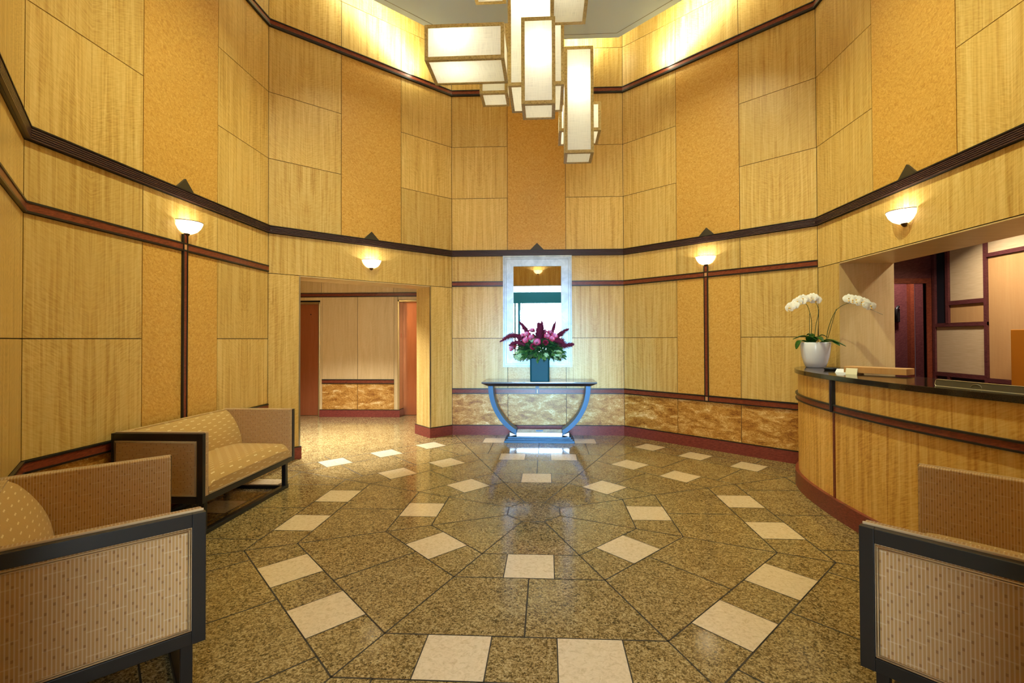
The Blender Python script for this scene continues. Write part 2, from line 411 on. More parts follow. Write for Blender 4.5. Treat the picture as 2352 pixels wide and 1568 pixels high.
# baseboards at the piers of the elevator opening
def pier_base(w, s0, s1, D, name, lab, ret=None):
    T, L = frame(w); mb = MB(); p = .02
    mb.box(s0 - (p if ret == 'lo' else 0), s1 + (p if ret == 'hi' else 0), -p, D + p, 0, .141, 0, T); mb.box(s0 - (p if ret == 'lo' else 0), s1 + (p if ret == 'hi' else 0), -p - .002, D + p, .141, .147, 1, T)
    tag(mb.build(name, [M['base'], M['black']]), lab, 'baseboard', kind='structure')
_L = frame('BC')[1]
pier_base('BC', 2.15, _L - .012, .43, 'baseboard_back_left', 'red-brown baseboard wrapped round the right pier of the elevator opening', 'lo')
pier_base('BC', .012, .349, .43, 'baseboard_back_left_return', 'red-brown baseboard under the narrow panel beside the loveseat', 'hi')

# vertical strips under the sconces
def strip(w, s, lab):
    T, L = frame(w); mb = MB(); h = .028
    for za, zb, m in ((Z['chair'], Z['red0'] - .0, 0), (Z['red1'], 2.40, 0)):
        mb.box(s - h + .011, s + h - .011, -.016, 0, za, zb, 0, T); mb.box(s - h, s - h + .011, -.021, 0, za, zb, 1, T); mb.box(s + h - .011, s + h, -.021, 0, za, zb, 1, T)
    for za, zb in ((Z['red0'] + .014, Z['red1'] - .014), (Z['dado'] + .014, Z['chair'] - .014)): mb.box(s - h + .011, s + h - .011, -.017, 0, za, zb, 2, T)
    for za, zb in ((Z['red0'], Z['red1']), (Z['dado'], Z['chair'])):
        mb.box(s - h, s - h + .011, -.0215, 0, za, zb, 1, T); mb.box(s + h - .011, s + h, -.0215, 0, za, zb, 1, T)
    tag(mb.build(trim_name(), [M['rail'], M['black'], M['rail_light']]), lab, 'trim', kind='structure')
strip('AB', 1.308, 'slim red-brown upright strip below the sconce over the left loveseat')
strip('DE', 1.265, 'slim red-brown upright strip below the sconce left of the desk')
T, L = frame('CD'); mb = MB()
mb.box(1.27, 1.325, -.021, 0, Z['dado'], Z['chair'], 0, T); mb.box(1.287, 1.308, -.024, 0, Z['dado'] + .012, Z['chair'] - .012, 1, T)
mb.box(1.27, 1.325, -.014, 0, Z['chair'], 1.0, 0, T)
tag(mb.build(trim_name(), [M['black'], M['rail_light']]), 'short upright strip on the rail behind the console table', 'trim', kind='structure')

# ------------------------------------------------------------------ floor (one mesh; tiles are its pattern)
mb = MB()
base = [(-8, -5.6), (8, -5.6), (8, 6.2), (-8, 6.2)]
mb.quadlike([(x, y, 0) for x, y in base], 0)
t8 = math.tan(R(22.5)); ZJ, ZS = .0006, .0009
def fq(k, pts, z, m):
    a = R(45 * k); c, s_ = math.cos(a), math.sin(a)
    P = [(n * c - t * s_, n * s_ + t * c, z) for n, t in pts]
    mb.quadlike(P, m, [(p[0] + 3 * k, p[1]) for p in P])
lw = .0042
for k in range(8):
    for ap in (.217, .79, 1.105, 1.665, 1.972, 2.58, 2.89):
        h = ap * t8; fq(k, [(ap - lw, -h), (ap + lw, -h), (ap + lw, h), (ap - lw, h)], ZJ, 2)
    for t0, n0, n1 in ((0, 1.105, 1.665), (0, 1.972, 2.58), (.637, 1.972, 2.58), (-.637, 1.972, 2.58), (.637, 2.89, 3.1), (-.637, 2.89, 3.1)):
        fq(k, [(n0, t0 - lw), (n1, t0 - lw), (n1, t0 + lw), (n0, t0 + lw)], ZJ, 2)
    a = R(45 * k + 22.5); c, s_ = math.cos(a), math.sin(a); r0, r1 = .235, 3.36
    P = [(r * c - q * s_, r * s_ + q * c, ZJ) for r, q in ((r0, -lw), (r1, -lw), (r1, lw), (r0, lw))]; mb.quadlike(P, 2)
    for n0, n1, ts in ((.79, 1.105, ((-.155, .155),)), (1.665, 1.972, ((-.472, -.158), (.158, .472))), (2.58, 2.89, ((-.795, -.495), (-.15, .15), (.495, .795)))):
        for ta, tb in ts:
            e = .003
            fq(k, [(n0, ta - e), (n1, ta - e), (n1, tb + e), (n0, tb + e)], ZJ, 2)
            fq(k, [(n0 + e, ta + e), (n1 - e, ta + e), (n1 - e, tb - e), (n0 + e, tb - e)], ZS, 1)
tag(mb.build('floor', [M['granite'], M['stone'], M['grout']], recalc=False), 'polished speckled granite floor with rings of cream squares', 'floor', kind='structure')

# ------------------------------------------------------------------ ceiling: dropped octagonal slab with a light cove round it
mb = MB(); SZ = 5.79; ap = 2.81
def octa(ap): return [(ap / math.cos(R(22.5)) * math.cos(R(22.5 + 45 * k)), ap / math.cos(R(22.5)) * math.sin(R(22.5 + 45 * k))) for k in range(8)]
mb.prism(octa(ap), SZ, SZ + .07, 0)
for k in range(8):
    P = octa(ap - .10); p, q = Vector(P[k] + (0,)), Vector(P[(k + 1) % 8] + (0,)); d = (q - p).normalized(); n = Vector((-d.y, d.x, 0)) * .005
    z = Vector((0, 0, SZ - .0015)); mb.quadlike([p + n + z, q + n + z, q - n + z, p - n + z], 1)
tag(mb.build('ceiling_slab', [M['grey'], M['line']]), 'grey dropped ceiling panel with a glowing cove round its edge', 'ceiling', kind='structure')
mb = MB(); mb.box(-4, 4, -4, 4, TOP, TOP + .1)
tag(mb.build('ceiling', [M['white']]), 'upper ceiling hidden above the dropped panel', 'ceiling', kind='structure')

# ------------------------------------------------------------------ elevator lobby
mb = MB()
LY = 4.68; LC = 2.75
LT = Matrix.Translation((0, LY, 0))
def lobby_panel(x0, x1, z0, z1, m, book=False): panel(mb, LT, x0, x1, z0, z1, m, book)
for x0, x1 in ((-4.12, -3.437), (-3.437, -2.742)):
    lobby_panel(x0, x1, .70, 2.25, AP, False); lobby_panel(x0, x1, .135, .62, DA)
for x0, x1 in ((-7, -4.135), (-4.135, -2.755), (-2.755, -1.2)): lobby_panel(x0, x1, 2.325, LC, AP)
lobby_panel(-5.2, -4.16, 2.185, 2.25, AP); lobby_panel(-2.668, -1.2, 2.185, 2.25, AP)
lobby_panel(-7, -5.2, .135, 2.25, AP)
for x0, x1 in ((-4.163, -4.117), (-2.745, -2.67)): lobby_panel(x0, x1, .135, 2.25, AP)
for (x0, x1, z0, z1) in ((-4.16, -2.67, 0, 2.25), (-7, -5.2, 0, 2.25), (-7, -1.2, 2.18, LC)): mb.box(x0, x1, .011, .26, z0, z1, JO, LT)
mb.box(-2.672, -2.668, .004, .24, .135, 2.18, AP, LT)
tag(mb.build('wall_lobby_back', WMATS), 'pale panelled wall between the two copper elevator doors', 'wall', kind='structure')
mb = MB()
mb.box(-7.1, -7, 2, 5.4, 0, LC); mb.box(-1.2, -1.1, 3.3, 5.4, 0, LC); mb.box(-7.1, -1.1, 5.0, 5.1, 0, LC)
tag(mb.build('wall_lobby_ends', [M['anigre_pale']]), 'pale end walls of the elevator lobby', 'wall', kind='structure')
mb = MB()
mb.prism([(-7.1, 1.9), (-3.45, 1.9), (-1.45, 3.6), (-1.1, 3.6), (-1.1, 5.2), (-7.1, 5.2)], LC, LC + .08)
tag(mb.build('ceiling_lobby', [M['white']]), 'white ceiling of the elevator lobby', 'ceiling', kind='structure')
mb = MB(); mb.box(-7.1, -3.4, 1.85, 1.95, 0, LC)
tag(mb.build('wall_lobby_front', [M['anigre_pale']]), 'near wall of the elevator lobby', 'wall', kind='structure')
for (x0, x1, z0, z1, nm) in ((-7, -1.2, 2.25, 2.325, 'upper'), (-4.12, -2.742, .62, .70, 'lower')):
    mb = MB(); mb.box(x0, x1, -.014, 0, z0 + .013, z1 - .013, 0, LT); mb.box(x0, x1, -.019, 0, z0, z0 + .013, 1, LT); mb.box(x0, x1, -.019, 0, z1 - .013, z1, 1, LT)
    tag(mb.build(trim_name(), [M['rail'], M['black']]), nm + ' red-brown rail on the elevator lobby wall', 'trim', kind='structure')
mb = MB(); mb.box(-4.16, -2.63, -.03, .0, 0, .129, 0, LT); mb.box(-2.668, -2.63, 0, .22, 0, .129, 0, LT); mb.box(-4.16, -2.63, -.032, .0, .129, .135, 1, LT); mb.box(-2.668, -2.63, 0, .22, .129, .135, 1, LT)
tag(mb.build('baseboard_lobby', [M['base'], M['black']]), 'red-brown baseboard between the elevator doors', 'baseboard', kind='structure')
def elevator(nm, x0, x1, yd, top, lab):
    mb = MB(); xm = (x0 + x1) / 2
    mb.box(x0, xm - .002, yd, yd + .04, .006, top, 0); mb.box(xm + .002, x1, yd, yd + .04, .006, top, 0)
    d = mb.build(nm, [M['copper']]); tag(d, lab, 'elevator door', kind='structure')
    f = MB()
    f.box(x0 - .035, x0, LY - .012, yd, .135 if x0 > -3 else 0, top + .04, 0); f.box(x1, x1 + .035, LY - .012, yd, 0, top + .04, 0); f.box(x0 - .035, x1 + .035, LY - .012, yd, top, top + .04, 0)
    f.build('door_frame', [M['brass']], d, bevel=.008)
    return d
d1 = elevator('door_1', -5.06, -4.195, 4.80, 2.12, 'copper elevator door at the left side of the lobby opening')
mb = MB(); mb.lathe([(0, 0), (.012, 0)], 12, T=Matrix.Translation((-4.40, 4.797, 1.93)) @ Matrix.Rotation(R(90), 4, 'X'), smooth=False); mb.build('lock_hole', [M['black']], d1)
d2 = elevator('door_2', -2.64, -1.78, 4.90, 2.15, 'copper elevator door beside the right pier of the lobby opening')
mb = MB(); mb.box(-2.639, -2.636, 4.76, 4.79, 1.48, 1.56); mb.build('call_plate', [M['copper']], d2)

# ------------------------------------------------------------------ room behind the reception opening
RX, RY, RC = 4.75, 1.9, 2.75
mb = MB()
mb.box(3.3, 4.28, RY, RY + .04, 0, RC); mb.box(4.66, RX + .2, RY, RY + .04, 0, RC); mb.box(4.28, 4.66, RY, RY + .04, 2.10, RC)
tag(mb.build('wall_reception_side', [M['plum']]), 'plum-brown wall with a doorway behind the reception desk', 'wall', kind='structure')
mb = MB(); mb.box(4.24, 4.28, RY - .012, RY + .045, 0, 2.10); mb.box(4.66, 4.715, RY - .012, RY + .045, 0, 2.10); mb.box(4.24, 4.715, RY - .012, RY + .045, 2.10, 2.16)
tag(mb.build('door_3', [M['rail']]), 'red-brown frame of the doorway behind the desk', 'door frame', kind='structure')
mb = MB(); mb.box(3.6, 5.25, 3.0, 3.05, 0, RC); mb.box(5.36, 6.4, 3.0, 3.05, 0, RC); mb.box(3.55, 3.6, 2.0, 3.05, 0, RC); mb.box(6.4, 6.45, 1.9, 3.6, 0, RC); mb.box(4.96, 6.4, 1.9, 2.0, 0, RC)
tag(mb.build('wall_corridor', [M['plum']]), 'plum wall seen through the doorway behind the desk', 'wall', kind='structure')
mb = MB(); mb.box(5.25, 5.30, 2.93, 3.04, 0, RC)
tag(mb.build(trim_name(), [M['rail']]), 'dark red upright trim beyond the doorway', 'trim', kind='structure')
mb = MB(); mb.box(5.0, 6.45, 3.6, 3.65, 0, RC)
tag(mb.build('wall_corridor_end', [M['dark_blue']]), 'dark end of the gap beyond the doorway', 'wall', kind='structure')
mb = MB(); mb.box(RX, RX + .1, -2.4, RY + .1, 0, RC); mb.box(3.3, RX + .1, -2.5, -2.4, 0, RC)
tag(mb.build('wall_reception_back', [M['plum']]), 'plum-brown back wall of the reception room', 'wall', kind='structure')
mb = MB(); mb.box(3.28, 6.5, -2.5, 3.7, RC, RC + .08)
tag(mb.build('ceiling_reception', [M['white']]), 'low white ceiling over the reception room', 'ceiling', kind='structure')

mb = MB(); mb.box(5.70, 5.85, 3.585, 3.598, 2.10, 2.24); tag(mb.build('glow_patch_1', [plain('patch_glow', rgb(150, 200, 230), .5, 0, .5, rgb(150, 205, 240), 1.2)]), 'small bluish patch of light seen in the gap beyond the doorway', 'glow_patch', kind='structure')  # bluish-lit spot in the gap, its light put in as emission
# framed wall unit with fabric panels
u = empty('wall_unit', (RX, 0, 0)); tag(u, 'plum framed wall unit with linen panels behind the desk', 'wall unit')
def ub(mb, y0, y1, z0, z1, d, m=0): mb.box(-d, -.002, y0, y1, z0, z1, m)
mb = MB()
for y0, y1, z0, z1 in ((1.19, 1.225, .4, 2.72), (1.66, 1.70, 1.61, 2.72), (1.19, 1.87, 1.575, 1.615), (1.225, 1.70, 1.82, 1.865), (1.192, 1.87, 1.0, 1.045), (1.66, 1.69, .9, 1.0), (-.2, 1.19, .98, 1.02), (.3, .34, .4, 2.72), (-.2, 1.19, 2.29, 2.33), (1.85, 1.885, .4, 2.72)):
    ub(mb, y0, y1, z0, z1, .032 if z1 - z0 > .3 else .029)
mb.build('frame', [M['plum']], u)
for y0, y1, z0, z1, mt in ((1.227, 1.655, 1.868, 2.70, 'linen'), (1.227, 1.655, 1.618, 1.818, 'tan'), (1.23, 1.848, 1.048, 1.572, 'linen'), (.345, 1.187, 1.024, 2.286, 'tan'), (.345, 1.187, 2.334, 2.70, 'linen'), (1.705, 1.848, 1.618, 2.70, 'dark_blue'), (1.23, 1.655, .6, .998, 'dark_blue'), (1.695, 1.848, .6, .998, 'dark_blue'), (-.2, .297, 1.024, 2.286, 'tan')):
    mb = MB(); ub(mb, y0, y1, z0, z1, .012 if mt != 'dark_blue' else .004); pn = mb.build('panel', [M[mt]], u)
    if mt == 'dark_blue': pn['label'] = 'dark recessed panel'
    elif mt == 'tan': pn['label'] = 'tan wood panel'
    else: pn['label'] = 'cream linen panel'
cab = empty('cabinet', (RX - .12, .44, 0)); tag(cab, 'amber wood cabinet standing before the tan panel behind the desk', 'cabinet')
mb = MB(); mb.box(-.18, .068, -.28, .215, .06, 1.52, 0); mb.build('body', [M['amber']], cab, bevel=.004)
mb = MB(); mb.box(-.17, .06, -.27, .205, 0, .06, 0); mb.build('plinth', [M['black']], cab)
# phone on the corridor wall
ph = empty('wall_phone', (5.09, 2.995, 1.80)); tag(ph, 'black handset phone hung on the plum wall beyond the doorway', 'phone')
mb = MB(); mb.box(-.085, .03, -.05, 0, -.13, .06, 0); mb.build('cradle', [M['black']], ph, bevel=.008)
mb = MB(); mb.tube(spline([(-.0, -.055, .09), (-.04, -.075, .05), (-.045, -.075, -.02), (-.03, -.055, -.09)], 6), .02, 10); mb.build('handset', [M['black']], ph)

# ------------------------------------------------------------------ vestibule and entrance door behind the viewer
VY = -5.25; VZ = 3.35
mb = MB()
for sx in (-1, 1): mb.box(min(sx * 1.0, sx * 1.12), max(sx * 1.0, sx * 1.12), VY - .2, -3.42, 0, VZ + .1)
mb.box(-1.12, 1.12, -3.52, -3.42, 2.98, VZ + .1)
tag(mb.build('wall_vestibule', [M['anigre_pale']]), 'pale wood side walls of the entrance vestibule', 'wall', kind='structure')
mb = MB(); mb.box(-1.12, 1.12, VY - .2, -3.36, VZ, VZ + .1)
tag(mb.build('ceiling_vestibule', [M['white']]), 'white ceiling of the entrance vestibule', 'ceiling', kind='structure')
mb = MB()
for x0, x1, z0, z1 in ((-1.0, -.93, 0, VZ), (.93, 1.0, 0, VZ), (-1.0, 1.0, 2.62, 2.99), (-.755, -.705, 0, 2.62), (-.635, -.55, 0, 2.62), (-.50, -.47, 0, 2.62), (-1, 1, 3.27, VZ), (-.93, -.63, 0, .12), (-.47, .93, 0, .1)):
    mb.box(x0, x1, VY - .03, VY + .03, z0, z1)
d = mb.build('door_4', [M['teal_door']]); tag(d, 'dark teal framed glass entrance door reflected in the mirror', 'door', kind='structure')
mb = MB()
for x0, x1, z0, z1 in ((-.93, -.755, .12, 2.62), (-.705, -.635, .12, 2.62), (-.55, -.50, .1, 2.62), (-.47, .93, .1, 2.62), (-.93, .93, 2.99, 3.27)): mb.box(x0, x1, VY - .004, VY + .004, z0, z1)
mb.build('pane', [M['pane']], d)
mb = MB(); mb.tube([(-.43, VY + .05, .85), (-.43, VY + .07, .87), (-.43, VY + .07, 1.33), (-.43, VY + .05, 1.35)], .012); mb.build('door_handle', [M['chrome']], d)

# ------------------------------------------------------------------ sconces and triangular ornaments
def make_sconce():
    r = empty('wall_sconce')
    prof = [(.018, -.104), (.05, -.098), (.085, -.078), (.112, -.046), (.126, -.014), (.129, 0)]
    mb = MB(); mb.lathe(prof, 24, -math.pi, 0); mb.build('glass_bowl', [M['glow_glass']], r, recalc=False)
    mb = MB(); pts = [(.130 * math.cos(-math.pi * i / 24), .130 * math.sin(-math.pi * i / 24), .001) for i in range(25)]; mb.tube(pts, .0032, 6); mb.build('rim', [M['sconce_metal']], r)
    mb = MB(); mb.lathe([(0, -.132), (.014, -.128), (.026, -.113), (.03, -.104), (.03, -.099), (0, -.099)], 16, -math.pi, 0, cy=0); mb.box(-.02, .02, -.006, 0, -.125, -.02); mb.build('finial', [M['sconce_metal']], r)
    return r
sconce0 = make_sconce(); first = [True]
def sconce(w, s, z, lab, power=2.3):
    T, L = frame(w)
    o = sconce0 if first[0] else copy_tree(sconce0); first[0] = False
    t = T.to_3x3() @ Vector((1, 0, 0)); p = T @ Vector((s, -.004, z)); o.location = p; o.rotation_euler = (0, 0, math.atan2(t.y, t.x))
    tag(o, lab, 'sconce', 'opal glass wall sconces')
    ld = bpy.data.lights.new('sconce_lamp', 'POINT'); ld.energy = power; ld.color = (1, .93, .74); ld.shadow_soft_size = .02
    lo = bpy.data.objects.new('sconce_lamp', ld); COL.objects.link(lo); lo.parent = o; lo.location = (0, -.06, -.028)
sconce('AB', 1.33, 2.515, 'opal bowl sconce on the left wall, above the loveseat with the strip below it')
sconce('BC', 1.25, 2.515, 'opal bowl sconce on the lintel over the elevator lobby opening')
sconce('DE', 1.265, 2.52, 'opal bowl sconce atop the slim strip on the wall left of the desk')
sconce('EF', 1.29, 2.52, 'opal bowl sconce on the lintel over the reception desk')
sconce('GH', 1.13, 3.42, 'opal bowl sconce over the entrance, seen only in the mirror')
orn = [0, None]
def ornament(w, s, lab):
    T, L = frame(w)
    if orn[1] is None:
        mb = MB(); v = [(-.105, 0, 0), (.105, 0, 0), (0, 0, .105), (-.105, -.02, 0), (.105, -.02, 0), (0, -.02, .105)]
        mb.poly(v, [(0, 1, 2), (5, 4, 3), (0, 3, 4, 1), (1, 4, 5, 2), (2, 5, 3, 0)]); o = mb.build('triangle_ornament', [M['orna']]); orn[1] = o
    else: o = orn[1].copy(); COL.objects.link(o)
    t = T.to_3x3() @ Vector((1, 0, 0)); o.location = T @ Vector((s, -.003, Z['band1'])); o.rotation_euler = (0, 0, math.atan2(t.y, t.x))
    tag(o, lab, 'ornament', 'dark triangles on the fluted band')
ornament('AB', 1.30, 'dark triangle on the fluted band of the left wall, over the loveseat')
ornament('BC', 1.25, 'dark triangle on the fluted band above the elevator lobby opening')
ornament('CD', 1.30, 'dark triangle on the fluted band above the mirror')
ornament('DE', 1.28, 'dark triangle on the fluted band above the strip left of the desk')
ornament('EF', 1.34, 'dark triangle on the fluted band above the reception desk opening')

# ------------------------------------------------------------------ chandelier
ch = empty('chandelier', (.03, 0, 3.48)); tag(ch, 'cluster chandelier of lit box shades in bronze frames hung from the ceiling', 'chandelier')
def lantern(x0, x1, y0, y1, z0, z1, power, lab=None):
    c = Vector(((x0 + x1) / 2 - .03, (y0 + y1) / 2, (z0 + z1) / 2 - 3.48)); hx, hy, hz = (x1 - x0) / 2, (y1 - y0) / 2, (z1 - z0) / 2
    mb = MB(); b = .026
    for sx in (-1, 1):
        for sy in (-1, 1):
            mb.box(min(sx * hx, sx * (hx - b)), max(sx * hx, sx * (hx - b)), min(sy * hy, sy * (hy - b)), max(sy * hy, sy * (hy - b)), -hz, hz)
    for sz in (-1, 1):
        za, zb = min(sz * hz, sz * (hz - b)), max(sz * hz, sz * (hz - b))
        for sy in (-1, 1): mb.box(-hx + b, hx - b, min(sy * hy, sy * (hy - b)), max(sy * hy, sy * (hy - b)), za, zb)
        for sx in (-1, 1): mb.box(min(sx * hx, sx * (hx - b)), max(sx * hx, sx * (hx - b)), -hy + b, hy - b, za, zb)
    f = mb.build('box_frame', [M['bronze']], ch); f.location = c
    mb = MB(); i = .005
    mb.box(-hx + i, hx - i, -hy + i, hy - i, -hz + i, hz - i); s_ = mb.build('shade', [M['shade']], f)
    ld = bpy.data.lights.new('bulb', 'POINT'); ld.energy = power * .42; ld.color = (1, .98, .84); ld.shadow_soft_size = .03
    n = 1 if max(hx, hz) < .32 else 1
    lo = bpy.data.objects.new('bulb', ld); COL.objects.link(lo); lo.parent = f
    lo.location = (-hx * .3 if hx > hz else 0, -hy * .25 if hx > hz else 0, hz * (.6 if hx > hz else .3))
    return f
LP = 1.0
lantern(-.067, .185, -.52, -.27, 3.183, 3.83, 9)
lantern(.275, .527, .10, .355, 3.06, 3.99, 10)
lantern(-.190, .262, -.225, .232, 3.484, 4.75, 42)
lantern(-.796, -.195, -.50, -.15, 3.545, 3.815, 9)
lantern(.150, .42, -1.15, -.35, 3.875, 4.13, 10)
lantern(-.437, -.195, -1.0, -.30, 4.095, 4.35, 9)
lantern(-.793, -.195, -.14, .15, 3.74, 4.05, 9)
lantern(-.475, -.225, .16, .40, 3.63, 4.2, 7)
lantern(.235, .625, .40, .735, 3.385, 3.655, 8)
mb = MB(); mb.box(-.10, .10, -.10, .10, 4.75 - 3.48, SZ - 3.485); mb.build('ceiling_stem', [M['bronze']], ch)

# ------------------------------------------------------------------ mirror and console table
T, L = frame('CD')
mr = empty('wall_mirror'); mr.matrix_world = T @ Matrix.Translation((1.302, 0, 1.865)); tag(mr, 'tall mirror in a broad silver-leaf frame behind the flowers', 'mirror')
W2, H2, gw, gh = .519, .84, .357, .678
def ring(mb, w0, h0, w1, h1, y0, y1, m=0):
    o = [(-w0, y0, -h0), (w0, y0, -h0), (w0, y0, h0), (-w0, y0, h0)]; i = [(-w1, y1, -h1), (w1, y1, -h1), (w1, y1, h1), (-w1, y1, h1)]
    mb.poly(o + i, [(k, (k + 1) % 4, 4 + (k + 1) % 4, 4 + k) for k in range(4)], m)
mb = MB(); seq = [(W2, H2, -.022), (W2, H2, -.05), (W2 - .022, H2 - .022, -.052), (W2 - .024, H2 - .024, -.042), (W2 - .036, H2 - .036, -.042), (W2 - .038, H2 - .038, -.05), (W2 - .05, H2 - .05, -.05), (W2 - .054, H2 - .054, -.043), (gw + .004, gh + .004, -.04), (gw, gh, -.03)]
ring(mb, W2, H2, W2, H2, 0, -.022)
for a, b in zip(seq, seq[1:]): ring(mb, a[0], a[1], b[0], b[1], a[2], b[2])
mb.build('frame', [M['silver']], mr, recalc=False)
mb = MB(); mb.box(-gw - .01, gw + .01, -.030, -.024, -gh - .01, gh + .01); mb.build('mirror_glass', [M['mirror']], mr)

ct = empty('console_table', (.002, 2.73, 0)); tag(ct, 'dark console table on a U-shaped blue steel base below the mirror', 'table')
mb = MB()   # bevelled top: wide above, narrower below
def frust(mb, x0, y0a, y0b, z0, x1, y1a, y1b, z1, m=0):
    v = [(-x0, y0a, z0), (x0, y0a, z0), (x0, y0b, z0), (-x0, y0b, z0), (-x1, y1a, z1), (x1, y1a, z1), (x1, y1b, z1), (-x1, y1b, z1)]
    mb.poly(v, [(0, 3, 2, 1), (4, 5, 6, 7), (0, 1, 5, 4), (1, 2, 6, 5), (2, 3, 7, 6), (3, 0, 4, 7)], m)
frust(mb, .712, -.14, .32, .79, .80, -.2, .355, .832)
tp = mb.build('tabletop', [M['table_edge']], ct)
mb = MB(); mb.box(-.80, .80, -.2, .355, .8325, .847, 1); mb.box(-.797, .797, -.197, .352, .847, .851, 0); mb.build('top_slab', [M['tabletop'], M['table_edge']], ct)
# U-shaped band: outer half ellipse, 0.068 wide in elevation
for sx in (-1, 1):
    mb = MB(); n = 30; ou = []; inn = []
    a_o, a_i = math.acos(.325 / .722), math.acos(.325 / .656)
    for i in range(n + 1):
        a, b = a_o * i / n, a_i * i / n
        ou.append((sx * .722 * math.cos(a), .79 - .775 * math.sin(a))); inn.append((sx * .656 * math.cos(b), .79 - .715 * math.sin(b)))
    v = []; f = []; q = n + 1
    for y in (-.075, .13):
        for (x, z) in ou: v.append((x, y, max(z, .083)))
        for (x, z) in inn: v.append((x, y, max(z, .09)))
    for i in range(n):
        f += [(i, i + 1, q + i + 1, q + i), (2 * q + i, 3 * q + i, 3 * q + i + 1, 2 * q + i + 1), (i, 2 * q + i, 2 * q + i + 1, i + 1), (q + i, q + i + 1, 3 * q + i + 1, 3 * q + i)]
    mb.poly(v, f, 0, False); mb.build('curved_leg', [M['steel']], ct)
mb = MB(); 
for (x, y0, y1, z0, z1) in ((.487, -.16, .22, 0, .034), (.465, -.145, .21, .034, .055), (.442, -.13, .2, .055, .082)): mb.box(-x, x, y0, y1, z0, z1)
mb.build('stepped_base', [M['steel']], ct, bevel=.002)
mb = MB(); mb.box(-.32, .32, -.105, .16, .082, .135); mb.build('polished_block', [M['polished']], ct, bevel=.002)
for sx in (-1, 1):
    mb = MB(); x0, x1 = .33, .415
    v = [(sx * x0, -.09, .10), (sx * x1, -.09, .083), (sx * x1, -.09, .136), (sx * x0, .14, .10), (sx * x1, .14, .083), (sx * x1, .14, .136)]
    mb.poly(v, [(0, 1, 2), (5, 4, 3), (0, 3, 4, 1), (1, 4, 5, 2), (2, 5, 3, 0)]); mb.build('wedge', [M['polished']], ct)
mb = MB(); mb.box(-.05, .05, .03, .07, .135, .142); mb.build('bolt_plate', [M['steel']], ct)

vs = empty('vase', (.012, 2.72, .851)); tag(vs, 'square teal glass vase on the console table', 'vase')
mb = MB(); a = .134
prof = [(a - .008, 0), (a, .008), (a + .002, .32), (a + .001, .327), (a - .012, .327), (a - .014, .02)]
v = []; f = []
for (r, z) in prof: 
    c = .018
    v += [(-r + c, -r, z), (r - c, -r, z), (r, -r + c, z), (r, r - c, z), (r - c, r, z), (-r + c, r, z), (-r, r - c, z), (-r, -r + c, z)]
for i in range(len(prof) - 1):
    for k in range(8): f.append((i * 8 + k, i * 8 + (k + 1) % 8, (i + 1) * 8 + (k + 1) % 8, (i + 1) * 8 + k))
f.append(tuple(range(8))[::-1]); f.append(tuple(range(40, 48)))
mb.poly(v, f); mb.build('body', [M['teal']], vs, bevel=.003)

# ------------------------------------------------------------------ flowers in the vase
BX, BY, BZ = .012, 2.72, 1.178
M['rose'] = mottled('rose_pink', [(.3, rgb(186, 72, 116)), (.5, rgb(226, 142, 170)), (.7, rgb(240, 190, 204))], (30, 30, 1), 0, 3, .6, 1)
M['rose_deep'] = plain('rose_deep', rgb(186, 52, 92), .6)
M['rose_red'] = plain('rose_crimson', rgb(130, 14, 44), .6)
M['plume'] = mottled('plume_purple', [(.3, rgb(76, 14, 34)), (.55, rgb(120, 28, 54)), (.8, rgb(150, 52, 78))], (90, 90, 1), 0, 3, .7, 1)
M['leaf'] = mottled('leaf_green', [(.3, rgb(28, 62, 28)), (.5, rgb(62, 108, 44)), (.72, rgb(124, 158, 76))], (14, 14, 1), 0, 3, .45, 1)
M['leaf_dark'] = mottled('leaf_dark', [(.3, rgb(20, 46, 26)), (.6, rgb(40, 74, 40)), (.8, rgb(70, 100, 56))], (14, 14, 1), 0, 3, .4, 1)
M['hydrangea'] = mottled('hydrangea', [(.3, rgb(120, 150, 96)), (.6, rgb(176, 196, 140)), (.8, rgb(208, 220, 180))], (60, 60, 1), 0, 3, .7, 1)
M['stemg'] = plain('stem_green', rgb(52, 74, 36), .5)
def petal(mb, ang, r, h, open_, w, T, m=0):
    n = 5; v = []; uv = []
    for i in range(n):
        t = i / (n - 1); z = h * t; rad = r * (.35 + .65 * math.sin(t * 1.45)) + open_ * t * t
        for j in range(5):
            u_ = (j - 2) / 2; a = ang + u_ * w * (.55 + .6 * t - .55 * t ** 4)
            rr = rad * (1 + .05 * abs(u_)); v.append((rr * math.cos(a), rr * math.sin(a), z - .012 * u_ * u_ * t)); uv.append((a * .06 + ang, z * 3))
    f = [(i * 5 + j, i * 5 + j + 1, (i + 1) * 5 + j + 1, (i + 1) * 5 + j) for i in range(n - 1) for j in range(4)]
    mb.poly(v, f, m, True, T, uvs=uv)
